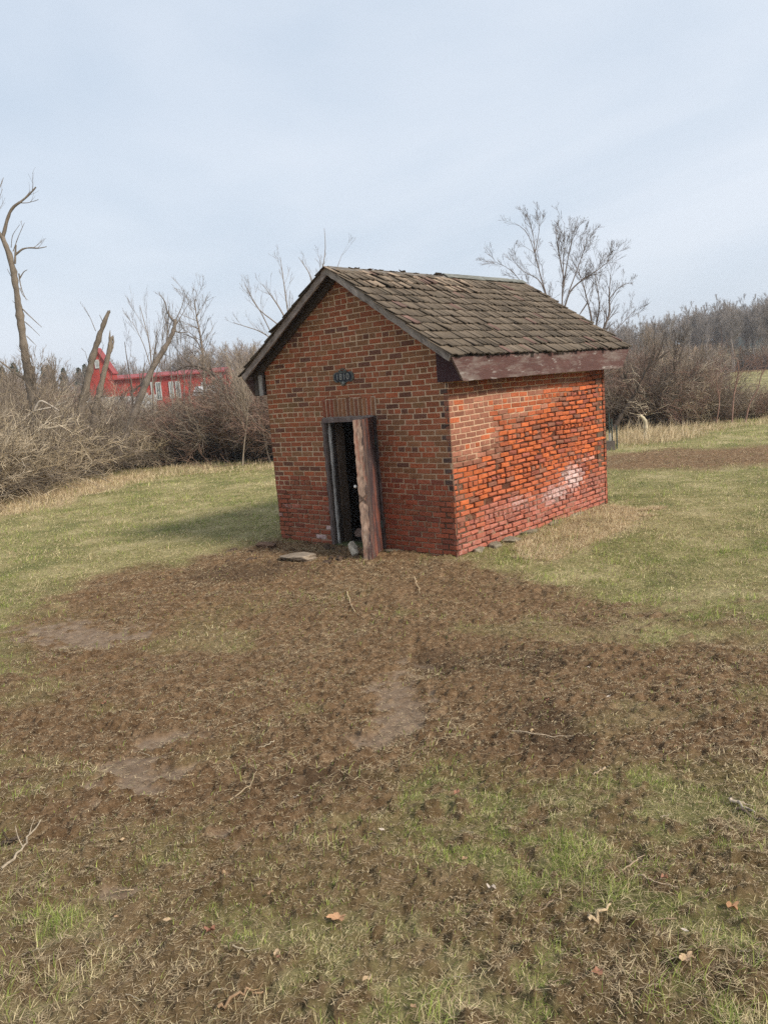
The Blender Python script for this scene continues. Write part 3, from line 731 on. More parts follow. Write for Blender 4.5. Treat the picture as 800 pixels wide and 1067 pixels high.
    laid('bare_tree', 'many stemmed bare tree rising behind the far end of the shed roof', 'tree', (598, 460),
         [([(598, 462), (596, 420), (594, 380)], .16, .10, 'trunk', 0),
          ([(592, 390), (580, 345), (568, 305), (562, 285), (557, 264), (552, 248), (546, 236), (535, 232)], .034, .005, 'limb', 20),
          ([(557, 264), (561, 245), (563, 220)], .018, .004, 'limb', 7), ([(557, 264), (555, 240), (548, 224)], .016, .005, 'limb', 8),
          ([(572, 318), (562, 290), (545, 284), (533, 270)], .025, .005, 'limb', 9),
          ([(575, 325), (548, 300), (530, 278), (512, 272)], .020, .004, 'limb', 12),
          ([(593, 390), (586, 340), (585, 310), (587, 275), (587, 250), (588, 232)], .036, .005, 'limb', 26),
          ([(586, 300), (592, 265), (599, 236)], .03, .005, 'limb', 12), ([(587, 290), (580, 255), (578, 236)], .028, .005, 'limb', 10),
          ([(588, 320), (593, 303), (608, 290), (622, 282), (634, 272), (644, 261)], .034, .005, 'limb', 22),
          ([(592, 305), (605, 270), (614, 240)], .024, .004, 'limb', 18),
          ([(600, 390), (618, 338), (611, 312), (606, 290), (596, 272)], .045, .008, 'limb', 20),
          ([(602, 390), (624, 330), (624, 305), (618, 290), (622, 275)], .035, .006, 'limb', 18),
          ([(604, 392), (630, 340), (635, 325), (634, 308), (636, 285)], .06, .010, 'limb', 14),
          ([(634, 312), (645, 298), (658, 294)], .02, .005, 'limb', 7), ([(615, 370), (640, 345), (662, 322)], .03, .005, 'limb', 8),
          ([(612, 315), (602, 330), (590, 348)], .03, .006, 'limb', 4)], 30, (.185, .15, .13), kids=(5, 4), rmin=.0040, twmax=.62, up=.12, ang=(.35, .85))
    laid('crooked_tree', 'dark crooked small tree leaning right in front of the right thicket', 'tree', (638, 448),
         [([(636, 452), (646, 434), (656, 420), (662, 410), (668, 398), (674, 384), (684, 375), (696, 366)], .085, .022, 'trunk', 10),
          ([(664, 408), (674, 412), (690, 402), (702, 398)], .04, .012, 'limb', 8),
          ([(660, 412), (652, 400), (650, 388)], .04, .012, 'limb', 8)], 26.3, (.09, .07, .055), kids=(4, 3), twmax=1.1)
    laid('bare_tree', 'small dark forked tree at the foot of the right thicket', 'tree', (700, 446),
         [([(716, 446), (712, 420), (706, 400), (700, 380), (704, 364)], .05, .012, 'trunk', 14), ([(712, 422), (722, 404), (734, 392)], .035, .01, 'limb', 10)], 27.5, (.09, .07, .055), kids=(5, 4), twmax=1.1)
    laid('stunted_tree', 'thin crooked brown sapling at the right edge of the photograph in the thicket', 'tree', (778, 436),
         [([(776, 440), (780, 420), (790, 405), (792, 390), (800, 378)], .03, .01, 'trunk', 8), ([(762, 440), (764, 410), (770, 385), (768, 374)], .03, .01, 'trunk', 6), ([(746, 440), (750, 415), (744, 395), (752, 384)], .025, .008, 'trunk', 8)], 26.5, REDB, kids=(4, 2), twmax=.9)
    laid('fallen_branch', 'bleached fallen branch lying across the top of the left thicket', 'branch', (60, 470),
         [([(36, 428), (42, 416), (54, 423), (62, 428)], .035, .02, 'limb', 2), ([(36, 428), (58, 424), (70, 418)], .028, .014, 'limb', 2), ([(36, 428), (26, 436), (14, 450)], .03, .015, 'limb', 2)], 21.6, (.42, .36, .29), kids=(2, 0), twmax=.5)
    # ---- middle-distance trees and the wood on the hill
    tp = [tree_proto(11, 9.5, .14, 26, 9, 6, 0, (.27, .23, .20), .012, up=.28, t0=.35, lenf0=(.25, .42)),
          tree_proto(12, 10.5, .15, 28, 9, 6, 0, (.24, .21, .19), .012, up=.3, t0=.4, lenf0=(.22, .40)),
          tree_proto(13, 8.0, .12, 28, 9, 6, 0, (.28, .225, .19), .009, up=.25, t0=.18, lenf0=(.28, .45))]
    tu = set()
    def puttree(i, x, y, s, label, group):
        if i not in tu: o = tp[i]; tu.add(i); o.location = (x, y, gz(x, y)-.1); o.scale = (s, s, s); o.rotation_euler = (0, 0, rng.uniform(0, 6))
        else: o = copy_tree(tp[i], (x, y, gz(x, y)-.1), rng.uniform(0, 6), (s, s, s))
        tag(o, label, 'tree', group)
    for k in range(250):
        d = rng.uniform(105, 175); s = rng.uniform(.14, .60)*d
        x, y = W(d, s); i = int(rng.randint(0, 2))
        puttree(i, x, y, rng.uniform(.85, 1.15)*(.52+1.25*max(0, s/d-.18))*(d/130)**.6, 'leafless tree of the wood on the far right hill', 'trees of the wood on the far right hill')
    for k in range(60):
        d = rng.uniform(106, 120); s = rng.uniform(.16, .58)*d; x, y = W(d, s)
        o = copy_tree(pr[[0, 3][k % 2]], (x, y, gz(x, y)), rng.uniform(0, 6), (1.3, 1.3, rng.uniform(.9, 1.5)))
        tag(o, 'bare undergrowth bush along the edge of the far wood', 'shrub', 'undergrowth along the edge of the far wood')
    sp = [tree_proto(21, 3.9, .030, 16, 6, 3, 0, (.25, .20, .155), .0055, up=.35, t0=.25, lenf0=(.25, .5), name='bare_sapling'), tree_proto(22, 3.4, .026, 12, 6, 4, 0, (.30, .24, .18), .0055, up=.5, t0=.3, lenf0=(.3, .55), name='bare_sapling')]
    for k in range(38):
        left = k < 26
        px = (rng.uniform(-60, 75) if k % 3 else rng.uniform(228, 300)) if left else rng.uniform(640, 735)
        dist = (20.8+px*.012 if left else 27.5)+rng.uniform(.8, 5); P = AT(px, 450, dist); x, y = P[0], P[1]; hs = rng.uniform(.62, 1.0)*(1.0 if left else .8)
        lab, gp = ('thin upright sapling poking out of the left thicket', 'saplings in the left thicket') if left else ('thin upright sapling poking out of the right thicket', 'saplings in the right thicket')
        if k < 2: o = sp[k]; o.location = (x, y, gz(x, y)); o.scale = (hs, hs, hs)
        else: o = copy_tree(sp[k % 2], (x, y, gz(x, y)), rng.uniform(0, 6), (hs, hs, hs))
        o.rotation_euler = (rng.normal(0, .10), rng.normal(0, .10), rng.uniform(0, 6))
        tag(o, lab, 'sapling', gp)
    for k in range(34):
        d = rng.uniform(40, 85); s = rng.uniform(.22, .44)*d
        x, y = W(d, s); puttree(2, x, y, rng.uniform(.36, .50)*d/66*(.85 if s/d < .30 else .66), 'brown twiggy young tree between the right thicket and the far wood', 'young trees between the right thicket and the far wood')
    for k in range(105):
        d = rng.uniform(60, 112); s = rng.uniform(-.58, -.12)*d
        x, y = W(d, s); big = (s/d > -.27)
        if -.40 < s/d < -.17 and d < 90: d = 100; x, y = W(d, s)
        puttree(2, x, y, rng.uniform(.6, .78)*(d/90)*(1.12 if big else .98), 'brown bare tree standing on the skyline behind the left thicket', 'bare trees on the skyline behind the left thicket')

def build_conifers():
    rng = np.random.RandomState(3)
    def proto(seed, h, wd):
        rg = np.random.RandomState(seed); n = 1500
        t = rg.rand(n)**.8; z = h*(.12+.88*t); r = wd*(1-t)**.8*(.55+.5*rg.rand(n))*(1+.25*np.sin(t*40)); a = rg.uniform(0, 2*PI, n)
        c = np.stack([r*np.cos(a), r*np.sin(a), z], 1)
        u = nrm(np.stack([np.cos(a), np.sin(a), rg.normal(-.2, .3, n)], 1)+rg.normal(0, .3, (n, 3))); v = nrm(np.cross(u, rg.normal(size=(n, 3))))
        L_ = rg.uniform(.25, .55, (n, 1)); w_ = L_*.4
        V = np.stack([c-u*L_*.5-v*w_*.5, c-v*w_, c+u*L_, c+v*w_], 1).reshape(-1, 3)
        F = np.arange(4*n).reshape(n, 4); k = rg.rand(n)[:, None]
        C = np.repeat(np.array([.03, .045, .028])*(1-k)+np.array([.08, .105, .065])*k, 4, axis=0)
        root = empty('pine_tree'); mesh_np('crown', V, F, M['conifer'], root, C)
        P, R_ = poly_tube([(0, 0, -.1), (0, 0, h*.5), (0, 0, h*.95)], [.2, .1, .03]); V, F, C = tube_arrays(P, R_, 7, np.array([[.12, .09, .07]])); mesh_np('trunk', V, F, M['bark'], root, C, smooth=True)
        return root
    pr = [proto(1, 8, 2.1), proto(2, 7, 2.4)]
    spots = [(-35, 386), (-12, 383), (2, 382), (14, 379), (45, 384), (50, 381), (66, 384), (82, 384), (88, 380), (94, 385), (262, 374), (270, 378), (-60, 383)]
    for k, (px, py) in enumerate(spots):
        dist = 120 if px < 200 else 75
        P = AT(px, py, dist); g = gz(P[0], P[1]); hh = P[2]-g
        o = pr[k % 2] if k < 2 else copy_tree(pr[k % 2], (0, 0, 0))
        base = 8 if k % 2 == 0 else 7
        s = hh/base; o.location = (P[0], P[1], g); o.scale = (s*.62, s*.62, s); o.rotation_euler = (0, 0, k)
        if px > 200: tag(o, 'dark pine showing just left of the shed roof above the thicket', 'pine tree', 'pines just left of the shed roof')
        else: tag(o, 'dark pine on the far left skyline beyond the thicket', 'pine tree', 'pines on the far left skyline')

# ------------------------------------------------------------------ the shed
SW, SL = 3.27, 4.18
EO, OF, OB = .246, .228, .398         # eave, front and back overhang
ZE, ZR = 2.462, 3.727                 # top of roof at eave and ridge
SLOPE = (ZR-ZE)/(SW/2+EO); CA = math.atan(SLOPE)
def roof_z(x): return ZR-SLOPE*np.abs(np.asarray(x)+SW/2)
COURSE, BL, BH = .0692, .204, .0570

def brick_wall(name, parent, origin, ud, nd, length, hfun, openings, style, seed, u0=0.0, u1=None, back=.27):
    """individually laid bricks with jitter, a mortar sheet that has weathered back where 'style' says so, and a rough core"""
    rng = np.random.RandomState(seed)
    O = np.array(origin, float); U = np.array(ud, float); Nn = np.array(nd, float); Z = np.array([0, 0, 1.])
    u1 = length if u1 is None else u1
    hmax = hfun(np.linspace(0, length, 50)).max()
    Vs = []; Fs = []; Cs = []; Sa = []; Al = []; mi = []; nv = 0
    nrow = int(hmax/COURSE)+1
    BF = np.array([[0,1,2,3],[4,5,1,0],[5,6,2,1],[6,7,3,2],[7,4,0,3],[8,9,5,4],[9,10,6,5],[10,11,7,6],[11,8,4,7]])
    for row in range(-2, nrow):
        zc = (row+.5)*COURSE
        header = (row % 7 == 5)
        bl = BL*.5-.003 if header else BL
        pitch = bl+.0120
        off = {0: 0, 1: -pitch*.5}[row % 2] if not header else -pitch*.25
        off += rng.uniform(-.012, .012)
        u = u0+off
        while u < u1:
            a = max(u, u0); b = min(u+bl+rng.uniform(-.006, .006), u1); u = u+pitch+rng.uniform(-.002, .002)
            segs = [(a, b)]
            for (oa, ob, oz0, oz1) in openings:
                if zc > oz0-.02 and zc < oz1:
                    ns = []
                    for (p, q) in segs:
                        if q <= oa or p >= ob: ns.append((p, q)); continue
                        if p < oa: ns.append((p, oa))
                        if q > ob: ns.append((ob, q))
                    segs = ns
            for (a, b) in segs:
                if b-a < .025: continue
                c = (a+b)/2
                z0 = zc-BH/2; z1 = zc+BH/2
                if z0+.01 > hfun(np.array([c]))[0]: continue
                st = style(c, zc, rng)
                if st is None: continue
                er = st['er']; ch = .0035+.006*er; rec = -rng.uniform(0, .003)-er*rng.uniform(0, .016)-st.get('deep', 0)
                sh = .0035*er; a += sh; b -= sh; z0 += sh; z1 -= sh
                wob = .0075*math.sin(c*1.7+row*.13+seed)+.004*math.sin(c*4.1+seed*2)
                tilt = rng.normal(0, .004*er); j = lambda s: rng.normal(0, s)
                js = .0015+.0035*er
                ring_o = [(a+.001+abs(j(js)), z0+wob+j(js)), (b-.001-abs(j(js)), z0+wob+j(js)), (b-.001-abs(j(js)), z1+wob+j(js)), (a+.001+abs(j(js)), z1+wob+j(js))]
                V = []
                for k, (p, q) in enumerate(ring_o):
                    sx = 1 if k in (0, 3) else -1; sz = 1 if k < 2 else -1
                    V.append((p+sx*ch*(1+abs(j(.5))), q+sz*ch*(1+abs(j(.5))), min(0, rec+sx*tilt*2+j(.001+.004*er))))
                for (p, q) in ring_o: V.append((p, q, rec-ch*1.2))
                for (p, q) in ring_o: V.append((p, q, -.075))
                V = np.array(V)
                if not st.get('noclip'):
                    V[:, 1] = np.minimum(V[:, 1], hfun(V[:, 0]))
                Wd = O+V[:, :1]*U+V[:, 1:2]*Z+V[:, 2:3]*Nn
                Vs.append(Wd); Fs.append(BF+nv); nv += 12; mi += [0]*9
                Cs.append(np.tile(st['col'], (12, 1))); Sa.append(np.full(12, st['salt'])); Al.append(np.full(12, st['algae']))
    # mortar sheet
    du = .016; nu = int(length/du)+1; nz = int((hmax+.15)/du)+1
    uu_, zz_ = np.meshgrid(np.linspace(.001, length-.001, nu), np.linspace(-.15, hmax, nz), indexing='ij')
    er, mcol = style(uu_.ravel(), zz_.ravel(), None)
    dep = -.0055-.034*er-.002*rng.rand(uu_.size)
    zz = np.minimum(zz_.ravel(), hfun(uu_.ravel()))
    MV = O+uu_.ravel()[:, None]*U+zz[:, None]*Z+dep[:, None]*Nn
    ok = np.ones((nu-1, nz-1), bool)
    for (oa, ob, oz0, oz1) in openings:
        uc = (uu_[:-1, :-1]+uu_[1:, 1:])/2; zc_ = (zz_[:-1, :-1]+zz_[1:, 1:])/2
        ok &= ~((uc > oa) & (uc < ob) & (zc_ > oz0) & (zc_ < oz1))
    ok &= (zz_[:-1, :-1] < hfun(uu_.ravel()).reshape(uu_.shape)[:-1, :-1]+.01)
    idx = np.arange(nu*nz).reshape(nu, nz)
    MF = np.stack([idx[:-1, :-1], idx[1:, :-1], idx[1:, 1:], idx[:-1, 1:]], -1)[ok]
    Vs.append(MV); Fs.append(MF+nv); nv += len(MV); mi += [1]*len(MF); Cs.append(mcol); Sa.append(np.zeros(len(MV))); Al.append(np.zeros(len(MV)))
    # solid core behind, in upright strips so that openings stay open
    cuts = sorted(set([0.0, length]+[c for o_ in openings for c in o_[:2]]+([length/2] if hfun(np.array([length/2]))[0] > hfun(np.array([0.]))[0]+.2 else [])))
    for a, b in zip(cuts[:-1], cuts[1:]):
        zlo = -.2
        for (oa, ob, oz0, oz1) in openings:
            if a >= oa-1e-6 and b <= ob+1e-6: zlo = oz1
        ia = a+(.02 if a == 0 else 0); ib = b-(.02 if b == length else 0)
        h_ = hfun(np.array([ia, ib]))
        pts = []
        for dn in (-.072, -back):
            pts += [(ia, zlo, dn), (ib, zlo, dn), (ib, h_[1]-.004, dn), (ia, h_[0]-.004, dn)]
        pts = np.array(pts); Wd = O+pts[:, :1]*U+pts[:, 1:2]*Z+pts[:, 2:3]*Nn
        Vs.append(Wd); Fs.append(CUBE_F+nv); nv += 8; mi += [2]*6; Cs.append(np.tile((.12, .075, .05), (8, 1))); Sa.append(np.zeros(8)); Al.append(np.zeros(8))
    F = np.concatenate(Fs)
    return mesh_np(name, np.concatenate(Vs), F, [M['brick'], M['mortar'], M['mortar']], parent, np.concatenate(Cs), mi, attrs=dict(salt=np.concatenate(Sa), algae=np.concatenate(Al)))

def front_style(u, z, rng):
    # u runs from the left corner (x=-3.27) to the right corner (x=0)
    n = fbm(np.atleast_1d(u), np.atleast_1d(z), 2.2, 4, 91)
    er = sstep(.95, .6, np.atleast_1d(z)+(n-.5)*.7)*.42+.03
    if rng is None:
        base = np.array([.52, .375, .25])[None]*(1-er[:, None])+np.array([.16, .08, .055])[None]*er[:, None]
        return er, base*(.85+.3*n[:, None])
    n = n[0]; er = float(er[0]); t = rng.rand()
    up = np.array([.285, .098, .050]); brn = np.array([.245, .115, .058]); red = np.array([.33, .098, .046]); dk = np.array([.155, .068, .044])
    c = up if t < .45 else brn if t < .72 else red if t < .88 else dk
    if z < .95: c = c*.5+np.array([.27, .068, .042])*.5
    side = max(0, u-1.9)
    c = c*(1+.12*min(side, 1)*(1 if z < 1.7 else 0))
    alg = .12+.45*math.exp(-((u-.5)/.9)**2)*float(sstep(.75, 1.1, z)*(1-sstep(2.1, 2.5, z)))+.35*math.exp(-((u-2.75)/.5)**2-((z-1.75)/.35)**2)+.3*math.exp(-((z-1.9)/.25)**2)*(rng.rand() > .3)
    if z < .12: alg += .4
    salt = 0.12
    for (a, b, w) in ((.30, .52, .14), (.95, .52, .1), (.02, .35, .1), (1.0, .25, .13), (.8, .1, .16), (3.0, .3, .06)):
        salt = max(salt, .72*math.exp(-((u-a)/w)**2-((z-b)/.05)**2))
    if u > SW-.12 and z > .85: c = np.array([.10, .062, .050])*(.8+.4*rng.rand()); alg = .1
    return dict(col=c*rng.uniform(.86, 1.14), er=er, salt=salt, algae=alg*.7)

HOLES = [(.33, .86), (.36, .80), (.55, .66), (.78, .60), (1.55, 1.03), (2.1, .80), (2.85, .95), (3.92, .93), (3.98, 1.12), (1.15, .72), (1.0, 1.22), (3.9, .82), (2.3, 1.25), (1.9, .42), (3.3, 1.05)]
def side_style(u, z, rng):
    # u runs from the front corner to the back corner of the sunny wall
    uu_ = np.atleast_1d(u).astype(float); zz = np.atleast_1d(z).astype(float)
    n = fbm(uu_, zz, 1.8, 4, 71); n2 = fbm(uu_, zz, 7, 3, 72)
    # good mortar only in the upper front corner and a band under the eaves
    line = 1.92-.20*uu_-.32*sstep(0, 1.2, uu_)*0
    good = sstep(-.25, .40, zz-(.98+.27*uu_)+(n-.5)*.9+(n2-.5)*.5)
    er = (1-good)*(.45+1.05*sstep(.3, .7, n2))
    er = np.clip(er*(.62+.38*sstep(.1, .6, zz)), 0.03, 1)
    if rng is None:
        e2 = np.clip(er*2, 0, 1)[:, None]; base = np.array([.50, .33, .215])[None]*(1-e2)+np.array([.10, .040, .024])[None]*e2; sb_ = np.clip(np.exp(-((uu_-3.0)/.5)**2-((zz-.58)/.28)**2)+.8*np.exp(-((uu_-2.4)/.7)**2-((zz-.40)/.18)**2), 0, 1)[:, None]*(.4+.6*n2[:, None]); base = base*(1-.75*sb_)+np.array([.42, .31, .28])[None]*.75*sb_
        return er, base*(.8+.4*n[:, None])
    er = float(er[0]); t = rng.rand(); n = float(n[0]); g = float(good[0])
    orange = np.array([.47, .122, .043]); org2 = np.array([.36, .098, .043]); brn = np.array([.235, .098, .062]); redb = np.array([.29, .088, .055])
    pO = float(sstep(.35, .9, u+.8*(n-.5)*2))*(1 if z > .45 else .35)
    if g > .55:
        tt = rng.rand(); c = brn*(.95+.45*t) if tt < .80-.45*float(sstep(.6, 2.4, u)) else org2*(.9+.3*t)
    else:
        c = orange if t < .30*(.3+pO) else org2*1.1 if t < .46+.30*pO else brn*1.1 if t < .90 else redb
        c = c*g*0+c
    low = float(1-sstep(.35, .75, z+.5*(n-.5)))
    c = c*(1-low*.7)+np.array([.36, .125, .088])*low*.7*(.85+.3*t)
    salt = .13+.20*low
    salt = max(salt, .66*math.exp(-((u-3.05)/.50)**2-((z-.58)/.30)**2), .58*math.exp(-((u-2.5)/.7)**2-((z-.40)/.22)**2), .50*math.exp(-((u-1.5)/.6)**2-((z-.45)/.16)**2), .50*math.exp(-((u-3.6)/.35)**2-((z-.80)/.10)**2))
    if z > 1.95: c = c*.75  # shade under the eave put into the colour of the topmost bricks
    deep = 0
    for (a, b) in HOLES:
        if abs(u-a) < .06 and abs(z-b) < .03 and int(a*100) % 2 == 0: deep = .045
    if er > .3 and rng.rand() < .015: deep = max(deep, .02)
    return dict(col=c*rng.uniform(.8, 1.18), er=er, salt=salt, algae=.02, deep=deep)

def plain_style(u, z, rng):
    uu_ = np.atleast_1d(u); zz = np.atleast_1d(z); n = fbm(uu_, zz, 1.8, 4, 61)
    er = np.clip(.05+.4*sstep(.9, .5, zz+(n-.5)), 0, 1)
    if rng is None: return er, np.array([.36, .26, .18])[None]*(.8+.4*n[:, None])
    t = rng.rand(); c = np.array([.24, .075, .042]) if t < .6 else np.array([.16, .075, .045])
    return dict(col=c*rng.uniform(.8, 1.2), er=float(er[0]), salt=.1, algae=.3)

def stone_mesh(name, loc, size, seed, mat, col, parent=None, rz=0, flat=0):
    rng = np.random.RandomState(seed)
    import bmesh
    bm = bmesh.new(); bmesh.ops.create_icosphere(bm, subdivisions=4, radius=1.15)
    planes = nrm(rng.normal(size=(11, 3))); pd = rng.uniform(.5, .85, 11)
    V = np.array([v.co[:] for v in bm.verts]); F = np.array([[v.index for v in f.verts] for f in bm.faces]); bm.free()
    for p, d in zip(planes, pd):
        k = V@p; V = V-np.maximum(k-d, 0)[:, None]*p
    if flat: V[:, 2] = np.clip(V[:, 2], -flat, flat)
    V += nrm(V)*((fbm(V[:, 0]*1.3+seed, V[:, 1]*1.3+V[:, 2]*1.7, 2.5, 4, seed)-.5)*.16)[:, None]
    V = V*np.array(size)
    c, s = math.cos(rz), math.sin(rz); V = V@np.array([[c, s, 0], [-s, c, 0], [0, 0, 1]])
    nse = fbm(V[:, 0]*9/max(size), V[:, 1]*9/max(size)+V[:, 2]*7, 1, 4, seed+3)
    o = mesh_np(name, V, F, mat, parent, np.array(col)[None]*(.7+.6*nse[:, None]), smooth=True)
    o.location = loc
    return o

def build_shed():
    S = empty('brick_shed', (0, 0, 0))
    tag(S, 'small old red brick shed with a wood shingle roof and an open door', 'shed')
    gab = lambda u: roof_z(np.asarray(u)-SW)-.085
    eav = lambda u: np.full(np.shape(u), 2.50)
    DX0, DX1, DZ = -2.15, -1.19, 1.785
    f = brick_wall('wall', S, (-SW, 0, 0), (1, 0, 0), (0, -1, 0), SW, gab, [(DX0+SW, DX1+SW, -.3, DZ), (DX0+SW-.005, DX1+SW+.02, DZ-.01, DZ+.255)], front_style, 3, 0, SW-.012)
    f['label'] = 'shaded front gable wall with the doorway'
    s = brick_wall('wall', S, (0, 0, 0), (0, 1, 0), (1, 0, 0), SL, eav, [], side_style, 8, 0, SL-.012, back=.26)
    s['label'] = 'sunlit side wall of bright orange eroded brick with white salt stains'
    brick_wall('wall', S, (0, SL, 0), (-1, 0, 0), (0, 1, 0), SW, lambda u: roof_z(-np.asarray(u))-.085, [], plain_style, 12, 0, SW-.012)
    brick_wall('wall', S, (-SW, SL, 0), (0, -1, 0), (-1, 0, 0), SL, eav, [], plain_style, 14, 0, SL-.012, back=.26)
    # flat arch of upright bricks
    mb = MB(); rng = np.random.RandomState(4); n = 13; x0, x1 = DX0+.003, DX1+.012
    wd = (x1-x0)/n
    for i in range(n):
        a = x0+i*wd+.009; b = a+wd-.019
        V, F = box(a, b, -.004-rng.uniform(0, .004), .08, DZ+.006+rng.normal(0, .002), DZ+.245+rng.normal(0, .003))
        t = rng.rand(); c = (.24, .080, .045) if i < 3 else ((.25, .115, .060) if t < .5 else (.20, .085, .05) if t < .75 else (.29, .095, .05))
        mb.add(V, F, np.array(c)*rng.uniform(.8, 1.15), 0)
    V, F = box(x0-.002, x1+.004, .0015, .27, DZ+.002, DZ+.25); mb.add(V, F, (.62, .47, .34), 1)
    lin = mb.build('lintel', [M['brick'], M['mortar']], S); lin['label'] = 'flat arch of upright bricks over the doorway'
    # inside: earth floor
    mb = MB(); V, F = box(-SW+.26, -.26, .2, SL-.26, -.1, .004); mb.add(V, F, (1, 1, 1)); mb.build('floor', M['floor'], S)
    # ---- door frame
    fr_ = empty('door_frame', (0, 0, 0)); fr_.parent = S
    def bd(name, parent, *a, mat='board', **k):
        m = MB(); V, F, C = plank(*a, **k); m.add(V, F, C); return m.build(name, M[mat], parent)
    bd('jamb', fr_, (DX0+.035, .055, -.02), (DX0+.035, .055, DZ-.02), .15, .055, (0, 1, 0), seed=1, seg=24, rough=.003, col=(.085, .065, .055))
    bd('jamb', fr_, (DX1-.038, .055, -.02), (DX1-.038, .055, DZ-.02), .15, .055, (0, 1, 0), seed=2, seg=24, rough=.005, col=(.09, .065, .06))
    bd('header', fr_, (DX0+.004, .05, DZ-.035), (DX1-.004, .05, DZ-.035), .16, .06, (0, 1, 0), seed=3, seg=12, rough=.004, col=(.16, .12, .11))
    o = bd('casing', fr_, (DX0+.012, -.012, -.01), (DX0+.016, -.012, DZ-.01), .05, .03, (1, 0, 0), seed=4, seg=26, rough=.006, col=(.13, .10, .09))
    bd('casing', fr_, (DX1-.012, -.012, .02), (DX1-.014, -.012, DZ-.01), .045, .03, (1, 0, 0), seed=5, seg=26, rough=.006, col=(.07, .05, .047))
    bd('casing', fr_, (DX0+.02, -.014, DZ-.018), (DX1-.02, -.014, DZ-.014), .045, .03, (0, 0, 1), seed=6, seg=14, rough=.005, col=(.20, .165, .15))
    bd('door_stop', fr_, (DX0+.082, .03, 0), (DX0+.079, .03, DZ-.06), .03, .03, (0, 1, 0), seed=7, seg=26, rough=.005, col=(.42, .40, .37))
    bd('jamb_lining', fr_, (DX0+.075, .22, 0), (DX0+.075, .22, DZ-.05), .14, .03, (0, 1, 0), seed=8, seg=14, rough=.004, col=(.12, .085, .06))
    bd('threshold', fr_, (DX0+.05, .10, -.005), (DX1-.05, .10, -.005), .24, .05, (0, 1, 0), seed=9, seg=12, rough=.006, col=(.075, .085, .035))
    # ---- door leaf: thick, hung on the right, pushed out past square
    D = empty('door', (DX1-.028, -.03, .0), 0); D.parent = S
    dv = nrm(np.array([.485, -.875, 0])); pv = np.array([dv[1], -dv[0], 0])*-1     # pv points to the camera-left side
    Lf = .65; TH = .105; z0, z1 = .01, 1.775
    pv = np.array([-dv[1]*-1, -dv[0], 0]); pv = nrm(np.array([-.875, -.485, 0]))
    # outside face boards (vertical planks), then the core that shows on the free edge
    for i in range(4):
        a = dv*(Lf*(i+.5)/4)
        c = [(.055, .038, .038), (.07, .045, .044), (.062, .042, .042), (.10, .07, .06)][i]  # dark plank tones hold the shade beside the wall, palest at the free end
        m = MB(); V, F, C = plank(a-pv*.0+np.array([0, 0, z0+.012*(i % 2)]), a+np.array([0, 0, z1]), Lf/4-.006, .024, dv, seed=20+i, seg=22, rough=.003, col=c); m.add(V, F, C); m.build('door_plank', M['doorpaint'], D)
    m = MB(); a = dv*(Lf-.03)+pv*(TH*.5)
    V, F, C = plank(a+np.array([0, 0, z0-.03]), a+np.array([0, 0, z1]), TH, .055, pv, seed=31, seg=40, rough=.003, col=(.34, .235, .175), cv=.22); m.add(V, F, C)  # edge tone holds the sky light it catches, besides pale worn wood
    e = m.build('door_edge', M['doorpaint'], D); e['label'] = 'pale worn free edge of the thick door with peeling red paint'
    m = MB(); a0 = dv*.02+pv*TH; a1 = dv*(Lf-.07)+pv*TH
    for i in range(3):
        a = a0+(a1-a0)*(i+.5)/3; V, F, C = plank(a+np.array([0, 0, z0]), a+np.array([0, 0, z1-.01]), np.linalg.norm(a1-a0)/3-.004, .022, dv, seed=40+i, seg=14, rough=.003, col=(.16, .115, .09)); m.add(V, F, C)
    m.build('lining', M['board'], D)
    m = MB(); a = dv*(Lf*.5-.02)+pv*(TH*.5)
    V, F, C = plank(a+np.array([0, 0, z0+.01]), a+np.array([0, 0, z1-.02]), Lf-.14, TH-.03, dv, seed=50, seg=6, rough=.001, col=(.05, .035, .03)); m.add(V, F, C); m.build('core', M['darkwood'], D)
    # scratched repair: two crossed slats on the free edge
    for sg in (-1, 1):
        m = MB(); c = dv*(Lf+.004)+pv*(TH*.5)+np.array([0, 0, .80]); V, F, C = plank(c-pv*.045*sg-np.array([0, 0, .05]), c+pv*.045*sg+np.array([0, 0, .05]), .014, .008, (0, 0, 1), seed=60+sg, seg=4, rough=.001, col=(.12, .08, .06)); m.add(V, F, C); m.build('brace', M['board'], D)
    import bmesh
    bm = bmesh.new(); bmesh.ops.create_uvsphere(bm, u_segments=16, v_segments=10, radius=.021); me = bpy.data.meshes.new('knob'); bm.to_mesh(me); bm.free()
    for p in me.polygons: p.use_smooth = True
    me.materials.append(M['knob']); k = bpy.data.objects.new('knob', me); COL.objects.link(k); k.parent = D; k.location = tuple(dv*(Lf-.05)+pv*(TH+.045)+np.array([0, 0, .95]))
    m = MB(); P, R_ = poly_tube([dv*(Lf-.05)+pv*(TH)+np.array([0, 0, .95]), dv*(Lf-.05)+pv*(TH+.04)+np.array([0, 0, .95])], [.009, .009]); V, F, C = tube_arrays(P, R_, 8, np.array([[.2, .18, .15]])); m.add(V, F, C); m.build('spindle', M['metal'], D)
    for hz in (.35, 1.45):
        m = MB(); V, F = box(-.02, .03, -.02, .02, hz-.05, hz+.05); m.add(V, F, (.1, .06, .05)); m.build('hinge', M['metal'], D)
    # ---- roof
    rng = np.random.RandomState(9)
    Lr = math.hypot(SW/2+EO, ZR-ZE); expo = Lr/12.0
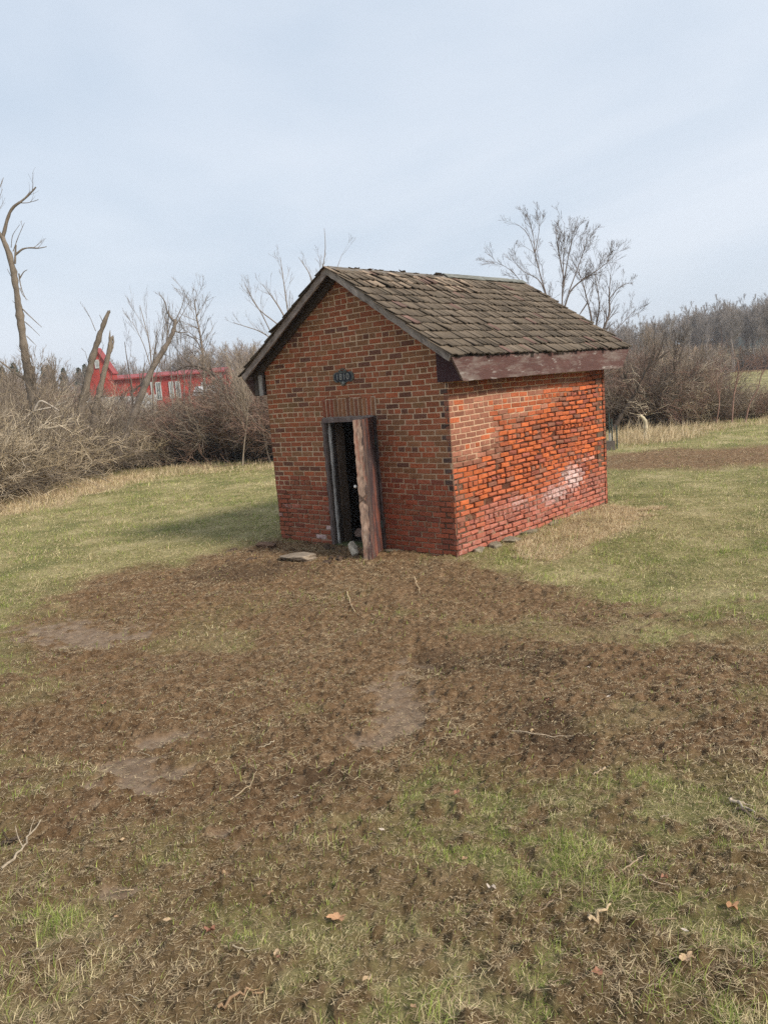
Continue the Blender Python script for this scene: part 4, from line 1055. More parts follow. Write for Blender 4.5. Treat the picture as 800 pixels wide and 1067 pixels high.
    for sx in (1, -1):
        ed = np.array([sx*math.cos(CA), 0, -math.sin(CA)]); Nu = np.array([sx*math.sin(CA), 0, math.cos(CA)]); Yd = np.array([0, 1., 0])
        ridge = np.array([-SW/2, 0, ZR])
        m = MB()
        y0, y1 = -OF, SL+OB
        for k in range(13):                        # k=0 at the eave
            sb = Lr+.035-k*expo                    # distance of the butt from the ridge, down the slope
            y = y0-.02+rng.uniform(-.03, 0)
            while y < y1+.01:
                w = rng.uniform(.06, .13)
                if y+w > y1+.03: w = max(.05, y1+.03-y)
                tone = rng.rand(); yc = y+w/2
                worn = (k >= 9 and yc < 2.6)
                if k >= 12 and yc < 2.9 and rng.rand() < .25: y += w+.005; continue
                if k >= 10 and rng.rand() < .03: y += w+.005; continue
                ln = .40 if not worn else rng.uniform(.38, .5)
                st = max(sb-ln, .0); nb = sb+rng.normal(0, .012)
                lift = (.018 if k < 11 else .008)+abs(rng.normal(0, .006))+(abs(rng.normal(0, .009)) if worn else 0)
                cup = abs(rng.normal(0, .006))*(1.5 if worn else 1)+.002
                skew = rng.normal(0, .012 if not worn else .03)
                th = rng.uniform(.007, .013)*(1 if k < 11 else .6)
                top = []; bot = []
                for i, t in enumerate((0, .5, 1)):
                    for j, q in enumerate((0, .5, 1)):
                        sl = st+(nb-st)*t+(rng.normal(0, .006) if t == 1 else 0)
                        yy = y+q*w+skew*t+(rng.normal(0, .002))
                        hgt = .004+lift*t+(cup*((2*q-1)**2) if t > 0 else 0)*t
                        p = ridge+ed*sl+Yd*yy+Nu*(hgt-.012)
                        top.append(p+Nu*th*t); bot.append(p-Nu*.004)
                V = np.array(top+bot); F = []
                for i in range(2):
                    for j in range(2):
                        a = i*3+j; F += [[a, a+3, a+4, a+1], [a+9, a+10, a+13, a+12]]
                for (a, b) in ((0, 1), (1, 2)): F.append([a, b, b+9, a+9])
                for (a, b) in ((6, 7), (7, 8)): F.append([a, a+9, b+9, b])
                for (a, b) in ((0, 3), (3, 6)): F.append([a, a+9, b+9, b])
                for (a, b) in ((2, 5), (5, 8)): F.append([a, b, b+9, a+9])
                F = np.array(F)
                if sx < 0: F = F[:, ::-1]
                c = np.array([.145, .112, .080]) if tone < .55 else np.array([.18, .14, .102]) if tone < .8 else np.array([.10, .078, .056]) if tone < .96 else np.array([.18, .11, .088])
                if worn and tone > .55: c = np.array([.30, .225, .16]) if tone < .85 else np.array([.17, .11, .085])
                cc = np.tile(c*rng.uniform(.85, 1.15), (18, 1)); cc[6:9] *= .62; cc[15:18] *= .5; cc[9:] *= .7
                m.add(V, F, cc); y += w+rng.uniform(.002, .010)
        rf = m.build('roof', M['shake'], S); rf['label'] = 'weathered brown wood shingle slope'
        # deck boards under the shingles
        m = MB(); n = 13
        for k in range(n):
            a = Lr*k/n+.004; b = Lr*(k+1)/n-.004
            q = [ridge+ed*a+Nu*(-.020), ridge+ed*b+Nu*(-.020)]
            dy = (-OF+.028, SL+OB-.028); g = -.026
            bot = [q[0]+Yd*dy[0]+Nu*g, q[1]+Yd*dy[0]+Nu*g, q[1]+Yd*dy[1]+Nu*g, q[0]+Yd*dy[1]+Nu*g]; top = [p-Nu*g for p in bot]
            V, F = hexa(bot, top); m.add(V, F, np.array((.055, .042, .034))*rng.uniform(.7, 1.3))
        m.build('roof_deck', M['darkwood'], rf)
        # rafters: show under the rake overhang
        for (yy) in (-.10, .9, 1.9, 2.9, 3.9, 4.48):
            if 0 < yy < 4.2 and yy not in (-.10,): pass
            p0 = ridge+ed*.05+Yd*yy-Nu*.10; p1 = ridge+ed*(Lr-.08)+Yd*yy-Nu*.10
            if 0 < yy < SL: p0 = ridge+ed*.1+Yd*yy-Nu*.10; p1 = ridge+ed*(Lr-.36)+Yd*yy-Nu*.10
            if yy < 0 or yy > SL: continue
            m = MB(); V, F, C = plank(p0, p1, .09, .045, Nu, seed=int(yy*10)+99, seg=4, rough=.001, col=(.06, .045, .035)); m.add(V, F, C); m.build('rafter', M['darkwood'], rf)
        # soffit board tight to the gable wall
        for yy in (-.035,):
            p0 = ridge+ed*.06+Yd*yy-Nu*.085; p1 = ridge+ed*(Lr-.02)+Yd*yy-Nu*.085
            m = MB(); V, F, C = plank(p0, p1, .075, .03, Nu, seed=71+sx, seg=14, rough=.003, col=(.075, .058, .048)); m.add(V, F, C); m.build('trim_board', M['board'], S)
        # rake boards
        for yy, tg in ((-OF+.012, 1), (SL+OB-.012, 0)):
            p0 = ridge+ed*(.003 if sx > 0 else .003)+Yd*yy-Nu*.052; p1 = ridge+ed*(Lr+.0)+Yd*yy-Nu*.052
            m = MB(); V, F, C = plank(p0, p1, .085, .026, Nu, seed=80+sx+tg, seg=30, rough=.004, col=(.27, .235, .205) if sx > 0 else (.25, .205, .18), cv=.18); m.add(V, F, C); m.build('rake_board', M['board'], S)
        # fascia: a deep painted board, its ends cut back at a slant
        xx = -SW/2+sx*(SW/2+EO)
        ztop = ZE-.03; zb = 2.150
        a = np.array([xx-sx*.016, -.02, (ztop+zb)/2]); b = np.array([xx-sx*.016, SL+.12, (ztop+zb)/2])
        m = MB(); V, F, C = plank(a, b, ztop-zb, .03, (0, 0, 1), seed=90+sx, seg=40, rough=.003, col=(1, 1, 1), chop=(.205, .26)); m.add(V, F, C)
        fa = m.build('fascia_board', M['fascia'], S)
        if sx > 0: fa['label'] = 'deep purple brown fascia board with peeling pale paint under the sunny eave'
        # boxed eave ends and eave soffit
        xi = -SW/2+sx*(SW/2-.125); xo = xx-sx*.034
        for yy, t_ in ((-.022, .03), (SL+.022, .03)):
            lo, hi = (xi, xo) if sx > 0 else (xo, xi)
            zt = lambda x_: float(roof_z(x_))-.075
            if sx < 0:
                lo, hi = xo, -SW-.004
            bot = [(lo, yy-t_/2, zb+.004), (hi, yy-t_/2, zb+.004), (hi, yy+t_/2, zb+.004), (lo, yy+t_/2, zb+.004)]
            top = [(lo, yy-t_/2, zt(lo)), (hi, yy-t_/2, zt(hi)), (hi, yy+t_/2, zt(hi)), (lo, yy+t_/2, zt(lo))]
            m = MB(); V, F = hexa(bot, top); m.add(V, F, (.085, .07, .06)); m.build('eave_box_end', M['panel'] if sx > 0 else M['board'], S)
        if sx < 0:
            m = MB(); V, F, C = plank((-SW-.05, -.045, zb-.004), (-SW-.05, -.045, 2.44), .07, .022, (1, 0, 0), seed=97, seg=6, rough=.002, col=(.30, .28, .26)); m.add(V, F, C); m.build('trim_board', M['board'], S)
        m = MB(); lo, hi = (0.004, xo) if sx > 0 else (xo, -SW-.004)
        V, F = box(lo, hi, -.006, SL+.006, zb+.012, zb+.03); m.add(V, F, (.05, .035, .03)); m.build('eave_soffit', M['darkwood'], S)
    # ridge caps, lost over the front half
    m = MB()
    y = 2.3
    for (ya, yb) in ((2.28, 3.3), (3.302, 4.10), (4.102, SL+OB-.02)):
        for sx in (1, -1):
            ed = np.array([sx*math.cos(CA), 0, -math.sin(CA)]); Nu = np.array([sx*math.sin(CA), 0, math.cos(CA)])
            c = np.array([-SW/2, 0, ZR+.012])+ed*.05+Nu*.012
            V, F, C = plank(c+np.array([0, ya, .0]), c+np.array([0, yb, rng.uniform(-.006, .006)]), .11, .014, ed, seed=int(ya*9)+sx, seg=10, rough=.002, col=(.17, .17, .15)); m.add(V, F, C)
    m.build('ridge_cap', M['board'], S)
    m = MB()
    for sx in (1, -1):
        ed = np.array([sx*math.cos(CA), 0, -math.sin(CA)]); Nu = np.array([sx*math.sin(CA), 0, math.cos(CA)])
        c = np.array([-SW/2, 0, ZR-.012])+ed*.055+Nu*.008
        V, F, C = plank(c+np.array([0, -OF+.02, 0]), c+np.array([0, 2.3, 0]), .10, .012, ed, seed=300+sx, seg=24, rough=.004, col=(.15, .13, .11), cv=.25); m.add(V, F, C)
    m.build('ridge_board', M['board'], S)
    m = MB(); V, F = box(-SW/2-.03, -SW/2+.03, 2.14, 2.21, ZR+.0, ZR+.035); m.add(V+np.random.RandomState(1).normal(0, .006, V.shape), F, (.02, .018, .016)); m.build('ridge_fragment', M['darkwood'], S)
    # ---- date plaque
    Pq = empty('date_plaque', (-1.70, -.012, 2.315)); Pq.parent = S; Pq['label'] = 'small dark cartouche plaque with the date 1810'
    def cartouche(sc, depth, yoff, name, mat):
        a = np.linspace(0, 2*PI, 72, endpoint=False)
        x = np.sign(np.cos(a))*np.abs(np.cos(a))**.75*.185; z = np.sign(np.sin(a))*np.abs(np.sin(a))**.8*.082*(1-.22*np.exp(-((np.abs(np.cos(a))-.35)/.16)**2))
        x = x*sc; z = z*sc
        fr0 = np.stack([x, np.full(72, yoff), z], 1); bk = np.stack([x*1.03, np.full(72, yoff+depth), z*1.03], 1)
        V = np.vstack([fr0, bk, [[0, yoff, 0]], [[0, yoff+depth, 0]]]); i = np.arange(72); j = (i+1) % 72
        Q = np.stack([i, j, j+72, i+72], 1); T = np.vstack([np.stack([np.full(72, 144), j, i], 1), np.stack([np.full(72, 145), i+72, j+72], 1)])
        return mesh_np(name, V, [Q, T], mat, Pq)
    cartouche(1.0, .016, 0, 'rim', M['rim'])
    cartouche(.84, .006, -.004, 'face', M['plaque'])
    import bmesh
    for (cx, cz, r_) in ((0, .082, .036), (0, -.085, .034), (-.05, .07, .018), (.05, .07, .018)):
        P, R_ = poly_tube([(cx+r_*math.cos(t), -.004, cz+r_*.8*math.sin(t)) for t in np.linspace(0, 2*PI, 13)], [.009]*13, 20); V, F, C = tube_arrays(P, R_, 8, np.array([[.1, .1, .09]])); m = MB(); m.add(V, F, C); m.build('scroll', M['rim'], Pq)
    m = MB()
    for r_, yo in ((.022, -.010), (.014, -.016)):
        bm = bmesh.new(); bmesh.ops.create_icosphere(bm, subdivisions=2, radius=r_); V = np.array([v.co[:] for v in bm.verts])*[1, .5, 1]+[0, yo, -.082]; F = np.array([[v.index for v in f.verts] for f in bm.faces]); bm.free(); m.add(V, F)
    m.build('boss', M['letter'], Pq)
    tx = bpy.data.curves.new('t', 'FONT'); tx.body = '1810'; tx.size = .112; tx.extrude = .004; tx.align_x = 'CENTER'; tx.align_y = 'CENTER'; tx.space_character = 1.12; tx.offset = .001
    to = bpy.data.objects.new('t', tx); COL.objects.link(to); bpy.context.view_layer.update()
    me = bpy.data.meshes.new_from_object(to.evaluated_get(bpy.context.evaluated_depsgraph_get())); bpy.data.objects.remove(to)
    me.materials.clear(); me.materials.append(M['letter']); lo = bpy.data.objects.new('numerals', me); COL.objects.link(lo); lo.parent = Pq; lo.location = (0, -.009, 0); lo.rotation_euler = (PI/2, 0, 0)
    # ---- foundation stones along the sunny side and the front
    rng = np.random.RandomState(31)
    for (x, y, sx_, sy_, sz_) in ((.03, .38, .09, .13, .045), (.05, .72, .10, .2, .05), (.07, 1.05, .12, .2, .05), (.05, 2.35, .10, .26, .045), (.03, 1.6, .08, .16, .035), (.03, 3.0, .07, .18, .035), (-1.0, -.03, .14, .08, .03)):
        stone_mesh('foundation_stone', (x, y, .015), (sx_, sy_, sz_), int(y*37)+5, M['stone'], (.20, .17, .12), S, rng.uniform(-.2, .2), .5)
    return S

# ------------------------------------------------------------------ loose things
def stick(pts, r, col, label, group, branches=0, name='fallen_twig'):
    P3 = []
    for (px, py) in pts:
        g = G(px, py); P3.append((g[0], g[1], float(full_h(np.array([g[0]]), np.array([g[1]]))[0])+r+.012))
    P3 = np.array(P3); o0 = P3[0].copy(); rg = np.random.RandomState(int(P3[0][0]*100) % 999)
    P, R_ = poly_tube(P3-o0, np.linspace(r, r*.45, len(P3)), 12); P[0, 1:-1] += rg.normal(0, r*.8, P[0, 1:-1].shape)
    w = Wood(rg); w.add('limb', P, R_, col, .05, 6)
    if branches:
        P1, R1 = grow(P, R_, branches, rg, (.5, .9), (.25, .5), 0, 5, .1, .2, r*.4, .6); P1[..., 2] = np.maximum(P1[..., 2], P[0, :, 2].min()); w.add('limb', P1, R1, col, .05, 5)
    V, F, C = [np.concatenate(z) if i != 1 else None for i, z in enumerate(zip(*w.parts['limb']))]
    n = 0; Fs = []
    for (a, b, c) in w.parts['limb']: Fs.append(b+n); n += len(a)
    o = mesh_np(name, V, np.concatenate(Fs), M['bark'], None, C, smooth=True); o.location = o0
    return tag(o, label, 'twig', group)

def leaf(px, py, s, col, label, seed, group=None, kind='oak'):
    rng = np.random.RandomState(seed); g = G(px, py); z = float(full_h(np.array([g[0]]), np.array([g[1]]))[0])
    a = np.linspace(0, 2*PI, 41)[:-1]
    r_ = s*(.55+.35*np.abs(np.cos(a*2.5))+.1*np.cos(a))*(1+rng.normal(0, .07, 40)) if kind == 'oak' else s*(.45+.5*np.abs(np.cos(a)))
    x = r_*np.cos(a); y = r_*np.sin(a)*.7
    rings = [np.stack([x*f, y*f, s*(.42*(f*np.abs(np.sin(a*1.5+seed)))+.12*f*np.cos(3*a))], 1) for f in (1, .55)]
    V = np.vstack(rings+[[[0, 0, 0]]]); i = np.arange(40); j = (i+1) % 40
    Q = np.stack([i, j, j+40, i+40], 1); T = np.stack([i+40, j+40, np.full(40, 80)], 1)
    V2 = V+[0, 0, -.001]; allV = np.vstack([V, V2])
    o = mesh_np('dry_leaf', allV, [np.vstack([Q, (Q+81)[:, ::-1]]), np.vstack([T, (T+81)[:, ::-1]])], M['leaf'], None, np.array(col)[None]*rng.uniform(.8, 1.15, (len(allV), 1)), smooth=True)
    o.location = (g[0], g[1], z+.018); o.rotation_euler = (rng.uniform(-.2, .2), rng.uniform(-.2, .2), rng.uniform(0, 6))
    return tag(o, label, 'leaf', group)

def build_loose():
    g = G(310, 584)
    o = stone_mesh('flat_stone', (g[0], g[1], .045), (.30, .25, .06), 5, M['stone'], (.24, .19, .14), None, .75, .7)
    tag(o, 'flat pale brown stone slab lying on the mud left of the doorway', 'stone')
    g = G(369, 580)
    o = stone_mesh('broken_block', (g[0], g[1], .085), (.08, .07, .11), 19, M['stone'], (.50, .44, .35), None, .3)
    tag(o, 'small broken whitish block standing beside the foot of the open door', 'stone')
    for k, (x, y, s, c, lab) in enumerate([(-1.93, .42, .15, (.30, .20, .16), 'rough brown stone lying inside the doorway on the left'), (-1.70, .50, .17, (.30, .12, .09), 'reddish rubble stone piled inside the doorway beside the brown one')]):
        tag(stone_mesh('rubble_stone', (x, y, .09), (s, s*.8, s*.75), 40+k, M['stone'], c, None, k, 0), lab, 'stone')
    g = G(279, 571)
    tag(stone_mesh('rough_stone', (g[0], g[1], .03), (.22, .12, .07), 15, M['stone'], (.16, .095, .06), None, .5, .7), 'dark brown rough slab at the left front corner of the shed', 'stone')
    rng = np.random.RandomState(55)
    for k in range(34):
        px = rng.uniform(235, 365); py = rng.uniform(571, 590)
        g = G(px, py)
        if not shed_out(np.array([g[0]]), np.array([g[1]]), .1)[0] or abs(px-310) < 28 and py > 576: continue
        s = rng.uniform(.025, .075)
        tag(stone_mesh('mud_clod', (g[0], g[1], s*.35), (s, s*.75, s*.6), 60+k, M['stone'], (.085, .055, .036), None, rng.uniform(0, 3), .8), 'dark clod of earth in the churned mud before the shed door', 'clod', 'dark clods of earth before the shed door')
    # pale weathered post and its clump
    b = G(672, 459); gzb = 0
    P, R_ = poly_tube([(0, 0, -.05), (.0, 0, .3), (.02, 0, .52), (-.03, .01, .66), (-.12, .02, .72)], [.055, .05, .055, .05, .035], 16)
    rg = np.random.RandomState(6); P = P+rg.normal(0, .006, P.shape); a = -YAW*0
    V, F, C = tube_arrays(P, R_*(1+rg.normal(0, .12, R_.shape)), 9, np.array([[.52, .44, .30]]))
    o = mesh_np('broken_post', V, F, M['bark'], None, C, smooth=True); o.location = (b[0], b[1], 0); o.rotation_euler = (0, 0, YAW)
    tag(o, 'pale broken wooden post with a bent top before the right thicket', 'post')
    # dark green metal stand
    b = G(635, 468); R0 = empty('metal_stand', (b[0], b[1], 0), YAW); tag(R0, 'dark green metal rods on a grey block just right of the shed', 'stand')
    for (x, y, h) in ((0, 0, .95), (.07, .02, .80), (.19, 0, .62), (-.10, .05, .9)):
        P, R_ = poly_tube([(x, y, .0), (x+.01, y, h*.5), (x, y, h)], [.018]*3, 6); V, F, C = tube_arrays(P, R_, 7, np.array([[.05, .07, .06]])); mesh_np('rod', V, F, M['metal'], R0, C, smooth=True)
    m = MB()
    V, F = box(-.14, .12, -.09, .09, -.03, .22); m.add(V, F, (.11, .09, .075)); m.build('base_block', M['stone'], R0)
    m = MB(); V, F = box(-.02, .04, -.012, .012, .22, .42); m.add(V, F, (.5, .47, .42)); m.build('pale_strip', M['board'], R0)
    # sticks that the photograph shows
    T = (.40, .30, .20)
    stick([(3, 912), (22, 896), (35, 880), (45, 868)], .006, (.47, .38, .27), 'long pale forked twig at the lower left edge', None, 2)
    stick([(-5, 890), (12, 885), (24, 880)], .010, (.10, .075, .055), 'dark stick beside the pale forked twig at the lower left edge', None, 1)
    stick([(228, 1058), (248, 1046), (274, 1034)], .006, (.34, .22, .13), 'brown stick at the bottom of the photograph left of centre', None, 1)
    stick([(613, 962), (622, 957), (635, 948)], .008, (.52, .39, .24), 'short thick tan stick in the grass at lower right', None)
    stick([(760, 836), (772, 843), (786, 851)], .009, (.42, .34, .26), 'thick pale stick near the right edge in the turf', None, 1)
    stick([(768, 845), (785, 856), (799, 862)], .007, (.15, .11, .08), 'dark stick close behind the thick pale one near the right edge', None)
    stick([(534, 770), (560, 773), (580, 771), (612, 772)], .004, (.42, .33, .23), 'pale crooked stick on the mud right of centre', None, 3)
    stick([(630, 805), (618, 812)], .006, T, 'short stub of twig on the mud at right', None)
    stick([(636, 921), (650, 910), (672, 896)], .004, T, 'thin straight twig in the grass toward the right edge', None, 1)
    stick([(665, 917), (680, 925), (706, 932)], .004, T, 'thin bent twig in the grass at far lower right', None)
    stick([(432, 604), (438, 622)], .007, (.45, .33, .2), 'short upright looking twig on the mud below the door', None)
    stick([(240, 838), (262, 824), (268, 800)], .004, (.42, .32, .2), 'slender twig on the mud at left centre', None)
    stick([(362, 620), (368, 640), (380, 645)], .006, (.48, .36, .22), 'bent straw coloured twig on the mud before the shed', None)
    rng = np.random.RandomState(8)
    for k in range(60):
        px = rng.uniform(10, 790); py = rng.uniform(640, 1050); l = rng.uniform(7, 26)*(py-380)/500; a = rng.uniform(-.6, .6)+(PI if rng.rand() < .5 else 0)
        stick([(px, py), (px+l*math.cos(a)*.5+rng.normal(0, 1), py+l*math.sin(a)*.4), (px+l*math.cos(a), py+l*math.sin(a)*.8)], rng.uniform(.0016, .0034), np.array([(.42, .32, .2), (.25, .18, .12), (.40, .33, .23)][k % 3]), 'thin twig lying loose on the trodden pasture', 'thin twigs lying loose on the pasture', int(rng.rand() < .35))
    leaf(352, 959, .036, (.50, .29, .16), 'curled orange brown leaf in the lower middle of the pasture', 3)
    leaf(762, 951, .026, (.46, .26, .14), 'orange brown leaf near the lower right edge', 8)
    leaf(476, 828, .022, (.36, .18, .11), 'small reddish leaf on the turf right of centre', 9)
    leaf(716, 1009, .028, (.52, .36, .22), 'tan leaf at the bottom right', 12)
    for k in range(26):
        px = rng.uniform(20, 790); py = rng.uniform(700, 1055)
        leaf(px, py, rng.uniform(.010, .022), [(.40, .26, .15), (.50, .36, .22), (.33, .16, .10), (.62, .52, .42)][k % 4], 'scrap of dry leaf among the grass in the foreground', 100+k, 'scraps of dry leaf in the foreground', 'x' if k % 2 else 'oak')

def build_far():
    # red barn: long low range with a taller gabled front at its left end
    D0 = 80.
    B = empty('red_barn', tuple(np.append(W(D0, -23.), 0)), YAW); tag(B, 'long red barn with white windows beyond the left thicket', 'barn')
    # local axes: x right, y away
    def lx(px): return (AT(px, 400, D0)-CAM)@np.append(RH, 0)+23.
    def lz(px, py): return AT(px, py, D0)[2]
    x0, x1 = lx(116), lx(232); zt = lz(170, 392)
    zr = lz(170, 386.5)
    m = MB(); V, F = box(x0, x1, 0, 6, -.3, zt); m.add(V, F); m.build('wall', M['redwall'], B)
    m = MB(); V, F = hexa([(x0-.1, -.35, zt-.02), (x1+.25, -.35, zt-.02), (x1+.25, 6.3, zt-.02), (x0-.1, 6.3, zt-.02)], [(x0-.1, -.35, zt+.1), (x1+.25, -.35, zt+.1), (x1+.25, 3, zr+.02), (x0-.1, 3, zr+.02)])
    m.add(V, F)
    V, F = hexa([(x0-.1, 3, zt), (x1+.25, 3, zt), (x1+.25, 6.3, zt), (x0-.1, 6.3, zt)], [(x0-.1, 3.002, zr-.02), (x1+.25, 3.002, zr-.02), (x1+.25, 6.3, zt+.1), (x0-.1, 6.3, zt+.1)]); m.add(V, F)
    m.build('roof', M['redroof'], B)
    gx0, gx1 = lx(94), lx(120); gc = lx(106); ze = lz(102, 389); zp = lz(102, 363)
    V = np.array([(gx0, -.3, -.3), (gx1, -.3, -.3), (gx1, -.3, ze), (gc, -.3, zp), (gx0, -.3, ze), (gx0, 1, -.3), (gx1, 1, -.3), (gx1, 1, ze), (gc, 1, zp), (gx0, 1, ze)])
    F4 = np.array([[1, 6, 7, 2], [0, 4, 9, 5], [0, 1, 2, 4], [5, 9, 7, 6]]); F3 = np.array([[2, 3, 4], [7, 9, 8]])
    mesh_np('wall', V, [F4, F3], M['redwall'], B)
    for sg, ex in ((1, gx1), (-1, gx0)):
        m = MB(); e = ex+sg*.10
        zl = ze-.10*(zp-ze)/(gx1-gc)
        V, F = hexa([(gc, -.5, zp), (e, -.5, zl), (e, 1.2, zl), (gc, 1.2, zp)], [(gc, -.5, zp+.07), (e, -.5, zl+.07), (e, 1.2, zl+.07), (gc, 1.2, zp+.07)])
        m.add(V, F if sg > 0 else F[:, ::-1]); m.build('roof', M['redroof'], B)
    def window(xa, xb, za, zb, y=-.04):
        f = MB(); w = .12
        for (a, b, c, d) in ((xa, xb, za, za+w), (xa, xb, zb-w, zb), (xa, xa+w, za+w, zb-w), (xb-w, xb, za+w, zb-w)):
            V, F = box(a, b, y-.05, y+.02, c, d); f.add(V, F)
        xm = (xa+xb)/2; V, F = box(xm-.04, xm+.04, y-.045, y+.02, za+w, zb-w); f.add(V, F)
        o = f.build('window', M['white'], B); m = MB(); V, F = box(xa+w, xb-w, y-.01, y+.02, za+w, zb-w); m.add(V, F); m.build('pane', M['glass'], o)
    for (a, b) in ((156, 166), (166.5, 168.5)): pass
    window(lx(157), lx(160), lz(158, 417), lz(158, 398)); window(lx(162), lx(168), lz(165, 417), lz(165, 398))
    window(lx(176), lx(181), lz(178, 415), lz(178, 397.5)); window(lx(183), lx(188), lz(185, 415), lz(185, 397))
    window(lx(210), lx(215), lz(212, 413), lz(212, 398))
    window(lx(103), lx(107.5), lz(101, 384), lz(101, 375), -.34)
    m = MB(); V, F = box(x0+.02, x0+.22, -.06, .0, 0, zt-.05); m.add(V, F); m.build('corner_trim', M['white'], B); m = MB(); V, F = box(x1-.2, x1+.02, -.06, .0, 0, zt-.05); m.add(V, F); m.build('corner_trim', M['white'], B)
    # pale wall in front of the barn
    P = np.append(W(62, 0), 0)
    Wl = empty('stone_wall', tuple(np.append(W(62, -17.6), 0)), YAW); tag(Wl, 'pale grey rough wall in front of the left end of the red barn', 'wall')
    m = MB(); rng = np.random.RandomState(2)
    for k in range(9):
        V, F = box(-4.6+k*.62, -4.6+(k+1)*.62, 0, .6, -.3, 2.75+rng.uniform(-.3, .25)); m.add(V, F)
    m.build('coping', M['palewall'], Wl)
    Rs = empty('rusty_lean_to', tuple(np.append(W(66, -27.3), 0)), YAW); tag(Rs, 'low rust coloured lean-to roof left of the red barn', 'outbuilding')
    m = MB(); V, F = box(-2, 2, 0, 2.5, -.2, 2.0); m.add(V, F); m.build('wall', M['rust'], Rs)
    m = MB(); V, F = hexa([(-2.2, -.4, 2.0), (2.2, -.4, 2.0), (2.2, 2.8, 3.1), (-2.2, 2.8, 3.1)], [(-2.2, -.4, 2.08), (2.2, -.4, 2.08), (2.2, 2.8, 3.18), (-2.2, 2.8, 3.18)]); m.add(V, F); m.build('roof', M['rust'], Rs)
    # small grey outbuilding right of the barn
    Gs = empty('grey_outbuilding', tuple(np.append(W(70, -14.6), 0)), YAW); tag(Gs, 'small pale grey outbuilding just right of the red barn', 'outbuilding')
    m = MB(); V, F = box(-.7, .9, 0, 3, -.2, 2.3); m.add(V, F); m.build('wall', M['palewall'], Gs)
    m = MB(); V, F = hexa([(-.9, -.3, 2.3), (1.1, -.3, 2.3), (1.1, 3.2, 2.3), (-.9, 3.2, 2.3)], [(-.9, 1.3, 3.1), (1.1, 1.3, 3.1), (1.1, 1.6, 3.1), (-.9, 1.6, 3.1)]); m.add(V, F); m.build('roof', M['palewall'], Gs)
    # house among the trees on the hill
    x, y = W(128, 62.5); Hs = empty('house', (x, y, gz(x, y)), YAW); tag(Hs, 'house with a grey green roof among the trees at the far right', 'house')
    m = MB(); V, F = box(-5, 5, 0, 7, -.5, 2.7); m.add(V, F); m.build('wall', M['housewall'], Hs)
    m = MB(); V, F = hexa([(-5.4, -.5, 2.7), (5.4, -.5, 2.7), (5.4, 7.5, 2.7), (-5.4, 7.5, 2.7)], [(-4.6, 3.4, 4.9), (4.6, 3.4, 4.9), (4.6, 3.6, 4.9), (-4.6, 3.6, 4.9)]); m.add(V, F); m.build('roof', M['green_roof'], Hs)
    for (a, b) in ((-3.5, -2.3), (2, 3.2)):
        m = MB(); V, F = box(a, b, -.06, .02, .9, 2.1); m.add(V, F); m.build('window', M['housewall'], Hs)

# ------------------------------------------------------------------ light and sky
SUN_EL, SUN_A = rad(38), rad(5)     # azimuth measured from +X towards +Y
def build_haze():
    bm = MB(); V, F = box(-4300, 4300, -4300, 4300, -5, 24); bm.add(V, F)
    m, nt = new_mat('haze'); out = N(nt, 'ShaderNodeOutputMaterial'); v = N(nt, 'ShaderNodeVolumePrincipled')
    v.inputs['Color'].default_value = (.86, .90, .95, 1); v.inputs['Density'].default_value = .0007; v.inputs['Anisotropy'].default_value = .2
    L(nt, v, 0, out, 'Volume'); o = bm.build('haze', m); tag(o, kind='stuff')

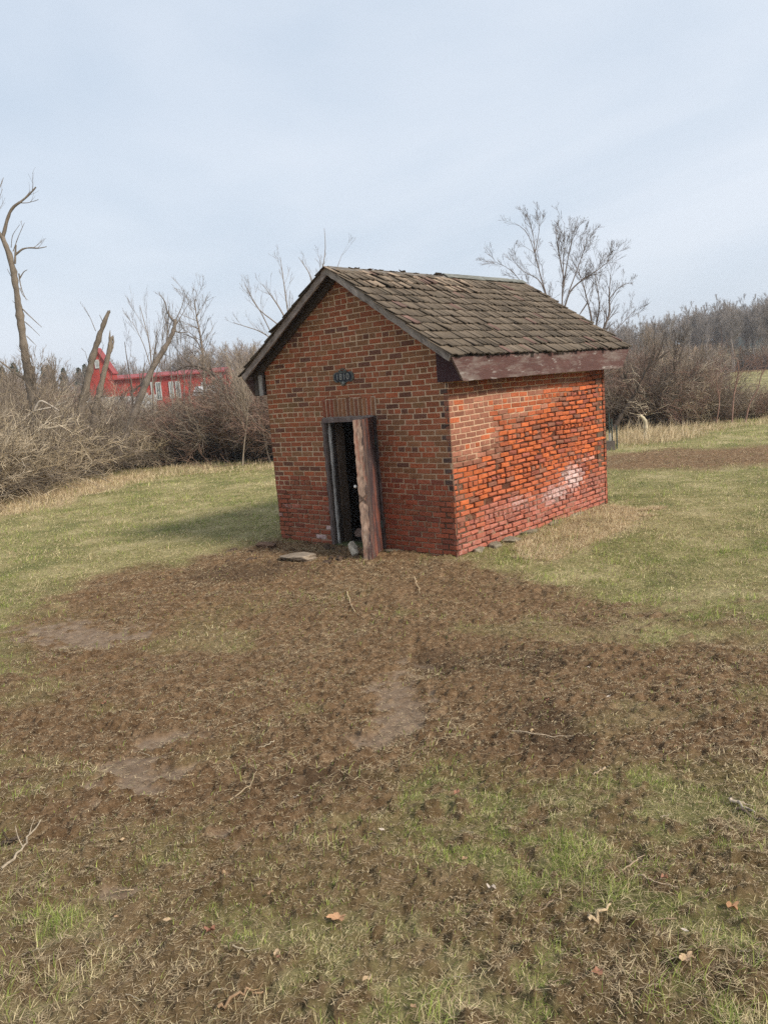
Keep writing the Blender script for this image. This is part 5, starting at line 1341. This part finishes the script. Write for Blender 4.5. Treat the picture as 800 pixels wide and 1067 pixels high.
def build_light():
    w = bpy.data.worlds.new('World'); scn.world = w; w.use_nodes = True; nt = w.node_tree; nt.nodes.clear()
    out = N(nt, 'ShaderNodeOutputWorld'); bg = N(nt, 'ShaderNodeBackground', i_Strength=.1); L(nt, bg, 0, out, 0)
    sky = N(nt, 'ShaderNodeTexSky', sky_type='NISHITA'); sky.sun_disc = False; sky.sun_elevation = SUN_EL; sky.sun_rotation = PI/2-SUN_A; sky.air_density = 1.2; sky.dust_density = 2.5
    tc = N(nt, 'ShaderNodeTexCoord')
    mp = N(nt, 'ShaderNodeMapping'); mp.inputs['Scale'].default_value = (1, 1, 2.8); L(nt, tc, 'Generated', mp, 0)
    n1 = N(nt, 'ShaderNodeTexNoise', i_Scale=1.5, i_Detail=5, i_Roughness=.5, i_Distortion=.4); L(nt, mp, 0, n1, 'Vector')
    cl = N(nt, 'ShaderNodeValToRGB'); e = cl.color_ramp.elements
    e[0].position = .36; e[0].color = (3.7, 4.3, 5.05, 1); e[1].position = .62; e[1].color = (4.75, 5.15, 5.72, 1)
    L(nt, n1, 0, cl, 0)
    n2 = N(nt, 'ShaderNodeTexNoise', i_Scale=.9, i_Detail=4, i_Roughness=.5); L(nt, mp, 0, n2, 'Vector')
    fa = N(nt, 'ShaderNodeMapRange', i_1=.3, i_2=.7, i_3=.86, i_4=.98); L(nt, n2, 0, fa, 0)
    mx = N(nt, 'ShaderNodeMix', data_type='RGBA'); L(nt, fa, 0, mx, 0); L(nt, sky, 0, mx, 6); L(nt, cl, 0, mx, 7)
    L(nt, mx, 2, bg, 0)
    sd = bpy.data.lights.new('sun', 'SUN'); sd.energy = 2.7; sd.angle = rad(12.0); sd.color = (1, .93, .83)
    so = bpy.data.objects.new('sun', sd); COL.objects.link(so)
    dirv = Vector((math.cos(SUN_EL)*math.cos(SUN_A), math.cos(SUN_EL)*math.sin(SUN_A), math.sin(SUN_EL)))
    so.rotation_euler = dirv.to_track_quat('Z', 'Y').to_euler()
    scn.view_settings.view_transform = 'Standard'; scn.view_settings.look = 'None'; scn.view_settings.exposure = .76; scn.view_settings.gamma = 1
    scn.view_settings.use_curve_mapping = False
    scn.render.engine = 'CYCLES'; scn.cycles.max_bounces = 5; scn.cycles.diffuse_bounces = 3; scn.cycles.use_denoising = False

import time
t0 = time.time()
for f_ in (build_ground, build_grass, build_shed, build_loose, build_far, build_plants, build_conifers, build_haze, build_light):
    f_(); print('built', f_.__name__, round(time.time()-t0, 1))
bpy.data.materials.remove(M['mud_water'])
